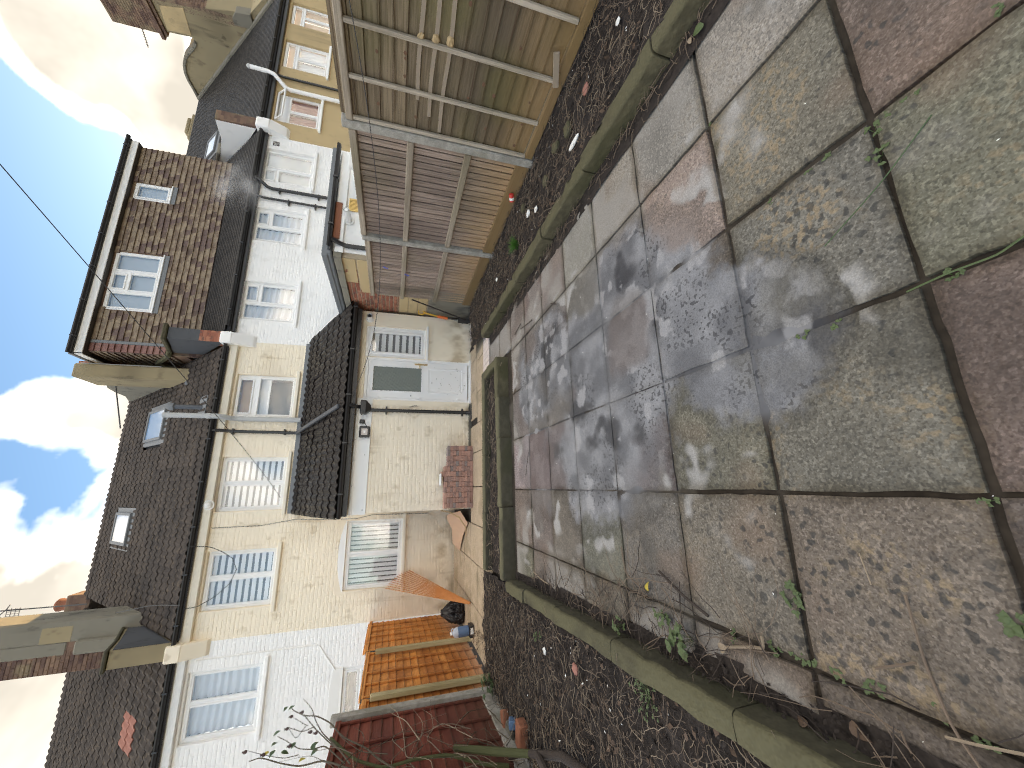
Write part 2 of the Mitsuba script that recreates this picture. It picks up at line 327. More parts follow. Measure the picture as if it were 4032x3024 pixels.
# rows from the camera outwards, columns from the left kerb to the right one
TONES = ['ddboppll', 'dpopolll', 'bggglll'+'l', 'bgggllll', 'ggggglll', 'gogggpll', 'gobgpbgb', 'oglpbogo', 'ogogbogb', 'oooobobb']
TAB = [mi.Float([tone[TONES[r][c]][k] * (0.92 + 0.16 * random.random()) for r in range(NYS) for c in range(NXS)]) for k in range(3)]
YEL = mi.Float([1.0 if TONES[r][c] in 'op' and r < 4 else 0.25 for r in range(NYS) for c in range(NXS)])
def cell(p):
    ix = dr.clip(dr.floor((p.x - SX0) / SP), 0, NXS - 1); iy = dr.clip(dr.floor((p.y - SY0) / SPY), 0, NYS - 1)
    return mi.UInt32(iy * NXS + ix)
def blob(p, cx, cy, rx, ry): return dr.maximum(0, 1 - dr.sqrt(dr.square((p.x - cx) / rx) + dr.square((p.y - cy) / ry)))
WETB = [(0.95, 2.35, 1.05, 1.35, 1), (0.25, 2.7, 0.75, 1.3, 1), (0.62, 1.30, 0.55, 0.62, 1), (1.25, 3.6, 0.9, 0.9, .8), (.2, 3.9, .9, .9, .7), (1.0, 4.3, 1.0, .7, .6)]
def wet_field(p):
    b = 0
    for cx, cy, rx, ry, k in WETB: b = dr.maximum(b, blob(p, cx, cy, rx, ry) * k)
    return b + (FB(p.x * 2.6 + 1.7, p.y * 2.6, 0.5, 4) - 0.5) * 0.5 + (FB(p.x * 13, p.y * 13, 0.9, 2) - 0.5) * 0.10
def wetness(p): return SS(0.18, 0.38, wet_field(p) + 0.16 * (N(p.x * 40, p.y * 40, 5.5) - 0.5))
def silt_col(p):
    a = FB(p.x * 5.5, p.y * 5.5, 3.1, 4)
    c = MX(mi.Color3f(0.165, 0.168, 0.184), mi.Color3f(0.320, 0.324, 0.346), SS(0.3, 0.7, a))
    c = MX(c, mi.Color3f(0.045, 0.045, 0.052), SS(0.575, 0.70, FB(p.x * 3.3 + 4, p.y * 3.3 + 1, 6.1, 4)) * 0.85)
    c = MX(c, mi.Color3f(0.070, 0.070, 0.078), SS(0.66, 0.74, N(p.x * 75, p.y * 75, 3.0)) * 0.8 * SS(0.42, 0.6, FB(p.x * 4, p.y * 4, 1.0, 2)))
    return MX(c, mi.Color3f(0.44, 0.44, 0.46), SS(0.60, 0.68, FB(p.x * 7 + 3, p.y * 7 + 8, 2.1, 4)) * 0.8)
def dryness(p):
    far = SS(1.0, 3.0, p.y); right = SS(1.3, 2.3, p.x) * SS(0.2, 1.2, p.y)
    return SS(0.52, 0.62, FB(p.x * 1.9 + 7.7, p.y * 1.9 + 2, 0.1, 4) + 0.12 * far + 0.10 * right - 0.04 - 0.10 * SS(1.3, 0.8, p.y) * SS(1.9, 1.4, p.x))
def flag_col(p, n, uv):
    i = cell(p); base = mi.Color3f(dr.gather(mi.Float, TAB[0], i), dr.gather(mi.Float, TAB[1], i), dr.gather(mi.Float, TAB[2], i)); yel = dr.gather(mi.Float, YEL, i)
    a = FB(p.x * 3.1, p.y * 3.1, 1.3, 4); f = FB(p.x * 62, p.y * 62, 2.2, 3); g = FB(p.x * 130, p.y * 130, 7.2, 2); s = N(p.x * 230, p.y * 230, 0.3)
    col = base * (0.62 + 0.85 * a)
    col = MX(col, base * 0.50, SS(0.48, 0.68, g) * 0.65)                                                         # pores and grime
    col = MX(col, base * 1.7 + 0.015, SS(0.54, 0.68, FB(p.x * 120 + 5, p.y * 120, 3.7, 2)) * 0.60)               # exposed pale grains
    col = MX(col, mi.Color3f(0.40, 0.305, 0.185), SS(0.50, 0.64, f) * SS(0.46, 0.62, a) * yel * 0.60)             # yellow-grey lichen crust
    col = MX(col, mi.Color3f(0.31, 0.205, 0.145), SS(0.54, 0.72, FB(p.x * 2.2 + 9, p.y * 2.2, 4.4, 3)) * 0.34)   # pinkish worn spots
    col = MX(col, base * 0.42, SS(0.52, 0.70, FB(p.x * 2.8 + 19, p.y * 2.8, 9.4, 4)) * 0.60)                     # dark grime
    d1, d2, w1 = VO(p.x * 25 + 0.5 * N(p.x * 60, p.y * 60), p.y * 25 + 0.5 * N(p.x * 60 + 9, p.y * 60))
    col = MX(col, mi.Color3f(0.055, 0.056, 0.055), SS(0.38, 0.20, d1) * dr.select(w1 > 0.62, 0.75, 0.0) * SS(0.47, 0.60, FB(p.x * 2.4 + 2, p.y * 2.4, 8.8, 3)) * SS(2.6, 1.2, p.y))
    dry = dryness(p); wf = wet_field(p); wet = wetness(p)
    col = MX(col, mi.Color3f(0.38, 0.36, 0.335), dry * (1 - wet) * (0.35 + 0.5 * SS(0.35, 0.6, a)))
    crust = SS(0.03, 0.13, wf) * SS(0.20, 0.165, wf) * SS(0.52, 0.58, FB(p.x * 3.4 + 31, p.y * 3.4, 2.2, 3))
    col = MX(col, mi.Color3f(0.50, 0.49, 0.48), crust * 0.85)
    col = MX(col, MX(silt_col(p), base * 0.9, SS(0.46, 0.62, FB(p.x * 1.9, p.y * 1.9, 9.9, 4)) * 0.75), wet)
    fx = (p.x - SX0) / SP - dr.floor((p.x - SX0) / SP); fy = (p.y - SY0) / SPY - dr.floor((p.y - SY0) / SPY)
    edge = dr.minimum(dr.minimum(fx, 1 - fx), dr.minimum(fy, 1 - fy)) * 0.61 + 0.05 * (FB(p.x * 6, p.y * 6, 12.0, 3) - 0.5)
    col = MX(col, col * mi.Color3f(0.50, 0.46, 0.38), SS(0.055, 0.0, edge) * (1 - 0.6 * wet) * 0.75)     # grime creeping in from the joints
    rim = SS(0.13, 0.20, wf) * SS(0.36, 0.22, wf); col = MX(col, col * 0.55, rim * 0.6)
    return col * (0.72 + 0.56 * s)
def flag_rough(p, n, uv): return 0.85 - 0.42 * wetness(p)
def flag_bump(p, n, uv): return (FB(p.x * 55, p.y * 55, 1.0, 3) + 0.5 * FB(p.x * 9, p.y * 9, 2.0, 2)) * (1 - 0.45 * wetness(p))
procm('joint', lambda p, n, uv: MX(mi.Color3f(0.050, 0.040, 0.030) * (0.5 + FB(p.x * 30, p.y * 30, 1.1, 3)) + mi.Color3f(0.055, 0.052, 0.045) * SS(0.5, 0.6, FB(p.x * 2.1, p.y * 2.1, 6.0, 3)), silt_col(p) * 0.75, wetness(p) * SS(0.25, 0.5, FB(p.x * 5, p.y * 5, 4.0, 2))), 0.95)
procm('flag', flag_col, rfn=flag_rough, spec=0.45, bump=flag_bump, bscale=0.010)

# ------------------------------------------------------------------ ground, patio, path
def sheet(x0, x1, y0, y1, z, nx=1, ny=1, amp=0.0, f=3.0, seed=1):
    X, Y = np.meshgrid(np.linspace(x0, x1, nx + 1), np.linspace(y0, y1, ny + 1), indexing='ij')
    Z = np.full_like(X, z)
    if amp: Z = Z + amp * (meshkit.fbm(np.stack([X * f, Y * f, 0 * X], -1), 4, seed) - 0.5) * 2
    V = np.stack([X, Y, Z], -1).reshape(-1, 3); F = []
    for i in range(nx):
        for j in range(ny):
            a = i * (ny + 1) + j; F += [[a, a + ny + 1, a + ny + 2], [a, a + ny + 2, a + 1]]
    return (V, np.array(F))
struct('ground', 'bare dirt ground that runs on below the houses and gardens', sheet(-400, 400, -400, 400, -0.075), 'ground_dirt')
_pm = sheet(-1.6, 3.3, -0.8, 6.6, -0.027, 220, 330, 0.005, 9)
_wb = np.zeros(len(_pm[0]))
for cx, cy_, rx, ry, k in WETB: _wb = np.maximum(_wb, k * (1 - np.hypot((_pm[0][:, 0] - cx) / rx, (_pm[0][:, 1] - cy_) / ry)))
_pm[0][:, 2] += 0.013 * np.clip((_wb - .1) / .25, 0, 1) + 0.006 * np.clip((meshkit.fbm(_pm[0] * 1.7, 3, 4) - .5) / .12, 0, 1)
patio = struct('patio', 'weathered square concrete flags with dark soil and weeds in the joints', _pm, 'joint', True)

def flagstone(x0, x1, y0, y1, z, tilt=0.004, res=9, rough=0.005, th=0.045):
    r = RNG.random(8)
    X, Y = np.meshgrid(np.linspace(0, 1, res + 1), np.linspace(0, 1, res + 1), indexing='ij')
    e = np.minimum(np.minimum(X, 1 - X), np.minimum(Y, 1 - Y))
    px = x0 + (x1 - x0) * X; py = y0 + (y1 - y0) * Y
    nz = meshkit.fbm(np.stack([px * 9, py * 9, 0 * px + r[0] * 30], -1), 3, 2) - 0.5
    wob = (meshkit.noise(np.stack([px * 14, py * 14, 0 * px + 5 + r[1] * 9], -1)) - 0.5) * 2 * rough
    px = px + np.where((X < 1e-6) | (X > 1 - 1e-6), wob, 0); py = py + np.where((Y < 1e-6) | (Y > 1 - 1e-6), wob, 0)
    Z = z + tilt * ((r[2] - 0.5) * 2 * (X - 0.5) + (r[3] - 0.5) * 2 * (Y - 0.5)) + (r[4] - 0.5) * 0.006 + nz * 0.004 - np.where(e < 1e-6, 0.007, 0)
    V = np.stack([px, py, Z], -1).reshape(-1, 3); F = []; m = res + 1
    for i in range(res):
        for j in range(res):
            a = i * m + j; F += [[a, a + m, a + m + 1], [a, a + m + 1, a + 1]]
    ring = [i * m for i in range(m)] + [res * m + j for j in range(1, m)] + [i * m + res for i in range(res - 1, -1, -1)] + [j for j in range(res - 1, 0, -1)]
    b = len(V); low = V[ring].copy(); low[:, 2] = z - th; V = np.vstack([V, low]); k = len(ring)
    for t in range(k):
        u = (t + 1) % k; F += [[ring[t], b + t, b + u], [ring[t], b + u, ring[u]]]
    return (V, np.array(F))
JW = 0.0155
for r in range(NYS):
    for c in range(NXS):
        JW = 0.0155 if r < 3 else 0.009
        x0, x1 = SX0 + c * SP + JW * RNG.uniform(.4, 1.1), SX0 + (c + 1) * SP - JW * RNG.uniform(.4, 1.1)
        y0, y1 = SY0 + r * SPY + JW * RNG.uniform(.4, 1.1), SY0 + (r + 1) * SPY - JW * RNG.uniform(.4, 1.1)
        if c == 0: x0 = -0.86 - 0.065 * (y0 - 1) + 0.05
        if c == 6: x1 = min(x1, 2.36 + 0.03 * math.sin(r * 1.7))
        if c >= 7 : continue
        if r >= 8 and c < 6: continue           # the low planter stands there
        if r == 8 and c == 5: continue
        if r == 9 and c == 6: y1 = 6.12
        if r == 8 and c == 6: x0 = 1.86
        if r == 9 and c == 6: x0 = 1.86
        part(patio, 'slab', flagstone(x0, x1, y0, y1, 0.0, res=10 if r < 5 else 6, rough=0.006), 'flag')
part(patio, 'slab', flagstone(1.20, 1.84, 6.13 - 0.0, 6.14, 0.0, res=3), 'flag') if False else None

path = struct('path', 'narrow strip of soil bedding under the pale slabs beside the house', sheet(-3.2, 3.9, 6.0, 10.3, -0.03, 30, 20, 0.006, 6), 'joint_soil', True)
xs = [-2.72, -2.08, -1.36, -0.70, -0.02, 0.62, 1.16, 1.76, 2.40, 3.00, 3.48]
ysl = [6.13, 6.60, 7.21, 7.86]
for j in range(3):
    for i in range(len(xs) - 1):
        if j == 0 and 1.7 < xs[i] < 2.5: continue
        if j >= 0 and xs[i] >= 3.0: continue
        if j == 0 and xs[i] < -2.2: continue
        sk = 0.12 * (j - 1)
        part(path, 'slab', flagstone(xs[i] + 0.008 + (sk if xs[i] > 1 else 0), xs[i + 1] - 0.008 + (sk if xs[i] > 1 else 0), ysl[j] + .008, ysl[j + 1] - .008, -0.005, res=5), 'path_slab')
for i in range(3):
    for j in range(3):
        part(path, 'slab', flagstone(xs[i] + 0.008, xs[i + 1] - 0.008, 7.86 + .008 + j * .72, 7.86 + (j + 1) * .72 - .008, -0.005, res=5), 'path_slab')
for i in range(9):                                   # pale bricks set flat between the bed and the planter, then by the shed corner
    for j in range(2):
        x0 = 1.78 + i * 0.105; part(path, 'brick', box(x0, x0 + 0.098, 6.15 + j * 0.222, 6.15 + j * 0.222 + 0.213, -0.05, 0.002 + 0.004 * random.random(), 0.006), 'white_brick')
for i in range(4):
    for j in range(6):
        x0 = 3.05 + i * 0.108; y0 = 6.55 + j * 0.222
        part(path, 'brick', box(x0, x0 + 0.098, y0, y0 + 0.213, -0.05, 0.002 + 0.005 * random.random(), 0.006), 'white_brick')

# ------------------------------------------------------------------ beds, kerbs, planter
def bed(x0f, x1f, y0, y1, z, nx, ny, amp, seed):
    t = np.linspace(0, 1, nx + 1); Y = np.linspace(y0, y1, ny + 1)
    X = np.array([[x0f(y) + (x1f(y) - x0f(y)) * u for y in Y] for u in t]); YY = np.broadcast_to(Y, X.shape)
    Z = z + amp * (meshkit.fbm(np.stack([X * 5, YY * 5, 0 * X], -1), 6, seed) - 0.5) * 2
    V = np.stack([X, YY, Z], -1).reshape(-1, 3); F = []
    for i in range(nx):
        for j in range(ny):
            a = i * (ny + 1) + j; F += [[a, a + ny + 1, a + ny + 2], [a, a + ny + 2, a + 1]]
    return (V, np.array(F))
KL = lambda y: -0.865 - 0.062 * (y - 1)              # patio side of the left kerb
FL = lambda y: -2.70 - 0.038 * (y - 5.9)             # face of the left fence
struct('soil', 'dark soil of the long planting bed below the right fence', bed(lambda y: 2.56, lambda y: 3.75, -0.5, 7.25, 0.115, 60, 330, 0.075, 4), 'soil', True)
struct('soil', 'dark soil of the wide planting bed beside the left fence', bed(lambda y: -3.2, lambda y: KL(y) - 0.07, -0.5, 6.35, 0.07, 110, 320, 0.075, 6), 'soil', True)
struct('soil', 'thin strip of soil inside the low concrete planter', bed(lambda y: -1.2, lambda y: 1.72, 5.12, 5.98, 0.045, 90, 24, 0.04, 8), 'soil', True)
struct('soil', 'crumbs of soil gathered between the flags and the right kerb', bed(lambda y: 2.30, lambda y: 2.50, -0.5, 6.0, 0.006, 10, 220, 0.022, 9), 'soil', True)
struct('soil', 'crumbs of soil gathered between the flags and the left kerb', bed(lambda y: KL(y) - .04, lambda y: KL(y) + 0.10 - 0.02 * math.sin(3 * y), -0.5, 4.9, 0.004, 10, 190, 0.024, 12), 'soil', True)

def kerbstone(x0, x1, y0, y1, z1, nseg=10, jag=0.006, skew=0.0, seed=0, z0=-0.06):
    """a weathered kerb length along y, with a soft uneven top edge"""
    prof = [(0, z0), (0, z1 - 0.022), (0.010, z1 - 0.008), (0.024, z1), (0.5, z1 + 0.002), (0.92, z1 - 0.002), (1.0, z1 - 0.02), (1.0, z0)]
    V = []; n = nseg + 1; w = x1 - x0
    for i in range(n):
        y = y0 + (y1 - y0) * i / nseg
        for k, (u, z) in enumerate(prof):
            x = x0 + (u * w if u > 0.1 else u) + skew * (y - y0)
            q = np.array([x * 7, y * 7, z * 7 + seed])
            d = (meshkit.noise(q) - 0.5) * 2 * jag + (meshkit.noise(q * 4.1) - 0.5) * jag
            V.append([x + d, y, z + (d * 0.8 if 0 < k < 7 else 0)])
    F = []; m = len(prof)
    for i in range(nseg):
        for k in range(m - 1):
            a = i * m + k; F += [[a, a + m, a + m + 1], [a, a + m + 1, a + 1]]
    V = np.array(V)
    for e, fl in ((0, False), ((n - 1) * m, True)):
        for k in range(1, m - 1): F.append([e, e + k, e + k + 1] if not fl else [e, e + k + 1, e + k])
    return (V, np.array(F))
kr = thing('garden_kerb', 'mossy concrete kerb in a long cracked line along the right planting bed', 'kerb')
ys = [-0.6, 0.25, 1.38, 2.30, 3.22, 4.14, 5.05, 6.12]
for a, b in zip(ys[:-1], ys[1:]):
    j = RNG.uniform(-.006, .006)
    part(kr, 'kerbstone', kerbstone(2.455 + j + 0.004 * (a - 2), 2.60 + j + 0.004 * (a - 2), a + .006, b - .006, 0.142 + RNG.uniform(-.006, .006), 12, 0.007, 0.012, a), 'kerb_moss', 40)
kl = thing('garden_kerb', 'low mossy concrete wall slanting along the patio edge of the left bed', 'kerb')
ys = [-0.6, 0.55, 1.5, 2.45, 3.38, 4.2, 4.84]
for a, b in zip(ys[:-1], ys[1:]):
    w = 0.13
    m = kerbstone(0, w, a + .006, b - .006, 0.148 + RNG.uniform(-.008, .008), 14, 0.009, 0.0, a + 3)
    V = m[0].copy(); V[:, 0] = KL(V[:, 1]) - V[:, 0]      # mirrored: the patio is on its right
    part(kl, 'kerbstone', (V, m[1][:, ::-1]), 'kerb_left', 40)
pt = thing('raised_planter', 'low concrete planter between patio and house path with soil and dead roots inside', 'planter')
def along_x(m, yfix, flip=False):
    V = m[0]; W = np.stack([V[:, 1], yfix + (V[:, 0] if not flip else -V[:, 0]), V[:, 2]], 1)
    return (W, m[1][:, ::-1] if not flip else m[1])
for a, b in ((-1.14, -0.28), (-0.28, 0.62), (0.62, 1.20), (1.20, 1.80)):
    part(pt, 'front_wall', along_x(kerbstone(0, 0.14, a + .004, b - .004, 0.150, 12, 0.008, 0.0, a + 20), 5.03 - 0.06 * (0.3 - (a + b) / 2) * 1.0), 'kerb_moss' if a > 1.0 else 'kerb_dark', 40)
for a, b in ((-1.2, -0.4), (-0.4, 0.45), (0.45, 1.15), (1.15, 1.80)):
    part(pt, 'rear_wall', along_x(kerbstone(0, 0.14, a + .003, b - .003, 0.150, 10, 0.006, 0.0, a + 40), 5.94), 'kerb_dark', 40)
m = kerbstone(0, 0.13, 5.20, 5.93, 0.152, 10, 0.008, 0.0, 77)
part(pt, 'end_wall', (m[0] + np.array([1.68, 0, 0]), m[1]), 'kerb_moss', 40)

# ------------------------------------------------------------------ painted brickwork
def bricks_on(region, frame, proud=(0.003, 0.009), L=0.225, H=0.075, joint=0.011, flemish=False, seed=1):
    """brick faces over a shapely region of the plane frame (origin,u,v,n) ; n points out of the wall"""
    rng = np.random.default_rng(seed); o, U, W, Nn = [np.array(x, float) for x in frame]
    x0, y0, x1, y1 = region.bounds; ms = []
    from shapely.prepared import prep
    pr = prep(region.buffer(-0.004)); 
    r0, r1 = math.floor(y0 / H), math.ceil(y1 / H)
    for r in range(r0, r1):
        off = 0.5 * L * (r % 2); c0, c1 = math.floor((x0 - off) / L) - 1, math.ceil((x1 - off) / L) + 1
        for c in range(c0, c1):
            a0, a1 = c * L + off + joint / 2, (c + 1) * L + off - joint / 2; b0, b1 = r * H + joint / 2, (r + 1) * H - joint / 2
            bx = sbox(a0, b0, a1, b1)
            if not pr.contains(bx):
                q = bx.intersection(region)
                if q.is_empty or q.area < 0.0009: continue
                a0, b0, a1, b1 = q.bounds
                if abs((a1 - a0) * (b1 - b0) - q.area) > 0.3 * q.area: continue
            e = rng.uniform(*proud); k = 0.006; t = rng.uniform(-.0015, .0015, 4)
            P = [(a0, b0, 0), (a1, b0, 0), (a1, b1, 0), (a0, b1, 0), (a0 + k, b0 + k, e + t[0]), (a1 - k, b0 + k, e + t[1]), (a1 - k, b1 - k, e + t[2]), (a0 + k, b1 - k, e + t[3])]
            P = np.array(P); V = o + P[:, :1] * U + P[:, 1:2] * W + P[:, 2:3] * Nn
            ms.append((V, np.array([[4, 5, 6], [4, 6, 7], [0, 1, 5], [0, 5, 4], [1, 2, 6], [1, 6, 5], [2, 3, 7], [2, 7, 6], [3, 0, 4], [3, 4, 7]])))
    return join(ms) if ms else None
FRONT = lambda y: ((0, y, 0), (1, 0, 0), (0, 0, 1), (0, -1, 0))
LEFTF = lambda x: ((x, 0, 0), (0, 1, 0), (0, 0, 1), (-1, 0, 0))

# ------------------------------------------------------------------ windows
Y0 = 10.1
def rect_frame(x0, x1, z0, z1, w, y0, y1, c=0.008):
    return [box(x0, x1, y0, y1, z1 - w, z1, c), box(x0, x1, y0, y1, z0, z0 + w, c), box(x0, x0 + w, y0 + .001, y1, z0 + w, z1 - w, c), box(x1 - w, x1, y0 + .001, y1, z0 + w, z1 - w, c)]
def window(house, x0, x1, z0, z1, panes, fill, yf=Y0, sill=True, sillmat='cream_trim', sash=True, hood=None, rec=0.07, sill_z=0.05, label=None, name='window'):
    """panes: list of (x0,x1,z0,z1) light openings. fill(k, pane) builds what hangs behind."""
    k = holder(house, name)
    yfr = yf + rec
    fr = rect_frame(x0, x1, z0, z1, 0.052, yfr, yfr + 0.06)
    region = sbox(x0 + .05, z0 + .05, x1 - .05, z1 - .05).difference(unary_union([sbox(*[p[0], p[2], p[1], p[3]]) for p in panes]))
    fr.append(extrude(region if region.geom_type == 'Polygon' else max(region.geoms, key=lambda g: g.area), 0.045, XZ(yfr + 0.006)))
    part(k, 'frame', join(fr), 'upvc_white'); labels_k = label
    if label: labels[k] = {'label': label}
    for p in panes:
        part(k, 'sash', join(rect_frame(p[0] - .035, p[1] + .035, p[2] - .035, p[3] + .035, 0.037, yfr - 0.012, yfr + 0.02, 0.006)), 'upvc_white')
        part(k, 'pane', (np.array([[p[0], yfr + .012, p[2]], [p[1], yfr + .012, p[2]], [p[1], yfr + .012, p[3]], [p[0], yfr + .012, p[3]]]), np.array([[0, 1, 2], [0, 2, 3]])), 'glass')
        if fill: fill(k, p, yfr + 0.07)
    if sill: part(k, 'sill', box(x0 - 0.12, x1 + 0.12, yf - 0.075, yf + 0.07, z0 - 0.075 + .0, z0 - 0.004, 0.012), sillmat)
    part(k, 'room', box(x0 + 0.02, x1 - 0.02, yf + 0.6, yf + 0.62, z0 + .02, z1 - .02), 'room_grey')
    return k
def zebra(band=0.078, off=0.0, z=0.0):
    def fill(k, p, y):
        ms = []; zz = p[3] + off
        while zz > p[2] - band * 2:
            a, b = max(zz - band, p[2] - .02), min(zz, p[3] + .02)
            if b - a > 0.004: ms.append(box(p[0] - .02, p[1] + .02, y, y + 0.004, a, b))
            zz -= band * 1.6
        part(k, 'blind', join(ms), 'blind_white')
        part(k, 'blind_backing', box(p[0] - .02, p[1] + .02, y + 0.02, y + 0.024, p[2] - .02, p[3] + .02), 'blind_grey')
    return fill
def vertical_slats(w=0.072, gap=0.012):
    def fill(k, p, y):
        ms = []; x = p[0] - .02
        ms_ang = 0.32
        while x < p[1] + .02:
            c, s = math.cos(ms_ang), math.sin(ms_ang); v, f = box(-w / 2, w / 2, -0.001, 0.001, p[2] - .02, p[3] + .02)
            ms.append((v @ rotz(ms_ang).T + np.array([x, y + 0.02, 0]), f)); x += 0.098
        part(k, 'blind', join(ms), 'blind_white')
        part(k, 'blind_backing', box(p[0] - .02, p[1] + .02, y + 0.06, y + 0.064, p[2] - .02, p[3] + .02), 'blind_grey')
    return fill
def curtain(mat='curtain_white', amp=0.02, f=34, cover=1.0, tilt=0.0):
    def fill(k, p, y):
        n = 60; xs_ = np.linspace(p[0] - .02, p[0] + (p[1] - p[0]) * cover + .02, n)
        ys_ = y + 0.03 + amp * np.sin(xs_ * f + 0.8 * np.sin(xs_ * 9)) 
        V = np.vstack([np.stack([xs_, ys_, np.full(n, p[2] - .02)], 1), np.stack([xs_, ys_ + tilt, np.full(n, p[3] + .02)], 1)])
        F = [[i, i + 1, i + 1 + n] for i in range(n - 1)] + [[i, i + 1 + n, i + n] for i in range(n - 1)]
        part(k, 'curtain', (V, np.array(F)), mat, True)
    return fill
def wavy_curtain(mat='curtain_white'):
    """a net drawn up in soft sideways folds"""
    def fill(k, p, y):
        n, m = 14, 60; Xg, Zg = np.meshgrid(np.linspace(p[0] - .02, p[1] + .02, n), np.linspace(p[2] - .02, p[3] + .02, m), indexing='ij')
        Yg = y + 0.04 + 0.02 * np.sin(Zg * 46 + 1.2 * np.sin(Xg * 3) + 0.6 * np.sin(Zg * 11)) ; V = np.stack([Xg, Yg, Zg], -1).reshape(-1, 3); F = []
        for i in range(n - 1):
            for j in range(m - 1):
                a = i * m + j; F += [[a, a + m, a + m + 1], [a, a + m + 1, a + 1]]
        part(k, 'curtain', (V, np.array(F)), mat, True)
    return fill
def flat_fill(mat, d=0.05):
    def fill(k, p, y): part(k, 'backing', box(p[0] - .02, p[1] + .02, y + d, y + d + .004, p[2] - .02, p[3] + .02), mat)
    return fill

# ------------------------------------------------------------------ roofs
PR = math.tan(math.radians(40)); EY, EZ, RY = 9.95, 5.37, 14.75
def double_roman(w=0.30, L=0.425, th=0.016, hgt=0.030, n=9):
    u = np.linspace(0, 1, n); h = np.array([0.0, 0.9, 1.0, 0.25, 0.0, 0.9, 1.0, 0.25, 0.0]) * hgt
    V = []; x = u * (w + 0.012)
    for (l, dz) in ((0, th), (L, 0.0)):
        V += [[x[i], l, h[i] + dz] for i in range(n)]
    V += [[x[i], 0.002, h[i] + dz - th - 0.002] for i in range(n) for dz in (th,)]
    F = []
    for i in range(n - 1): F += [[i, i + 1, n + i + 1], [i, n + i + 1, n + i], [2 * n + i, 2 * n + i + 1, i + 1], [2 * n + i, i + 1, i]]
    F += [[0, n, 2 * n], [n - 1, 3 * n - 1, 2 * n - 1]]
    return (np.array(V), np.array(F))
DR = double_roman()
def tile_roof(roofkey, x0, x1, y0, z0, pitch, length, mat, gauge=0.345, w=0.30, holes=(), limit=300, name='tile', special=None, joinall=False):
    s, c = math.sin(pitch), math.cos(pitch); tiles = []
    nx = int(round((x1 - x0) / w)); rows = int(math.ceil(length / gauge))
    wv = (x1 - x0) / nx
    for r in range(rows):
        for i in range(nx):
            px, l = x0 + i * wv, r * gauge
            if any(a - 0.12 < px + w / 2 < b + 0.12 and l0 - 0.15 < l + gauge / 2 < l1 + 0.15 for a, b, l0, l1 in holes): continue
            y, z = y0 + l * c, z0 + l * s
            d = math.dist((px, y, z), cam_o); tiles.append((d, r, i, px, y, z))
    tiles.sort(); base = {}
    rest = []
    M = rotx(pitch)
    for k, (d, r, i, px, y, z) in enumerate(tiles):
        mt = special(r, i) if special else None
        jit = RNG.uniform(-1, 1, 3)
        v = DR[0] * np.array([wv / 0.30, 1, 1]) 
        slip = .05 if RNG.random() < .015 else 0.0
        v = v @ rotz(jit[0] * 0.012).T @ M.T + np.array([px + jit[1] * .004, y - slip, z - slip * .8 + jit[2] * .005])
        if (k < limit and not joinall) or mt: part(roofkey, name, (v, DR[1]), mt or mat, 50)
        else: rest.append((v, DR[1]))
    if rest: part(roofkey, name + '_field', join(rest), mat, 50, kind='stuff')
def roof_deck(key_parent, x0, x1, y0, z0, y1, z1, mat, th=0.06, dz=-0.03):
    v = np.array([[x0, y0, z0 + dz], [x1, y0, z0 + dz], [x1, y1, z1 + dz], [x0, y1, z1 + dz]]); w = v - np.array([0, 0, th])
    V = np.vstack([v, w]); F = np.array([[0, 1, 2], [0, 2, 3], [4, 6, 5], [4, 7, 6], [0, 4, 5], [0, 5, 1], [1, 5, 6], [1, 6, 2], [2, 6, 7], [2, 7, 3], [3, 7, 4], [3, 4, 0]])
    return part(key_parent, 'roof', (V, F), mat)
def gutter(key, x0, x1, y, z, r=0.058, mat='black_plastic'):
    an = np.linspace(math.pi, 2 * math.pi, 9); n = len(an); V = []
    for x in (x0, x1):
        for rr in (r, r - 0.006): V += [[x, y + rr * math.cos(a), z + rr * math.sin(a)] for a in an]
    V = np.array(V); F = []
    for i in range(n - 1):
        F += [[i, 2 * n + i, 2 * n + i + 1], [i, 2 * n + i + 1, i + 1], [n + i, n + i + 1, 3 * n + i + 1], [n + i, 3 * n + i + 1, 3 * n + i]]
    for a in (0, n - 1): F += [[a, n + a, 3 * n + a], [a, 3 * n + a, 2 * n + a]]
    ms = [(V, np.array(F))]
    x = x0 + 0.4
    while x < x1: ms.append(box(x, x + 0.03, y - r - .006, y + r, z - r - .008, z + 0.012, 0.004)); x += 0.9
    part(key, 'gutter', join(ms), mat)

# ------------------------------------------------------------------ house: the cream one in the middle, with its lean-to
def wall_with(house, x0, x1, z0, z1, holes, mat, y=Y0, name='wall', th=0.24, brick=True, region=None, seed=1, label=None):
    hs = unary_union([sbox(a, c, b, d) for a, b, c, d in holes]) if holes else Polygon()
    full = sbox(x0, z0, x1, z1).difference(hs)
    k = part(house, name, extrude(full, th, XZ(y)), mat, label=label)
    if brick:
        reg = full if region is None else full.intersection(region)
        mm = join([bricks_on(g, FRONT(y - 0.0005), seed=seed) for g in getattr(reg, 'geoms', [reg]) if g.area > .01])
        part(k, 'brickwork', mm, mat, kind='stuff')
    return k
def back_half(house, x0, x1, mat='roof_tile_old', wallm='grey_render'):
    zr = EZ + (RY - EY) * PR
    part(house, 'rear_roof', (np.array([[x0, RY, zr - .03], [x1, RY, zr - .03], [x1, RY + 4.8, EZ], [x0, RY + 4.8, EZ], [x0, RY, zr - .1], [x1, RY, zr - .1], [x1, RY + 4.8, EZ - .1], [x0, RY + 4.8, EZ - .1]]), np.array([[0, 1, 2], [0, 2, 3], [4, 6, 5], [4, 7, 6]])), mat)
    part(house, 'rear_wall', box(x0, x1, RY + 4.4, RY + 4.6, -0.1, EZ), wallm)

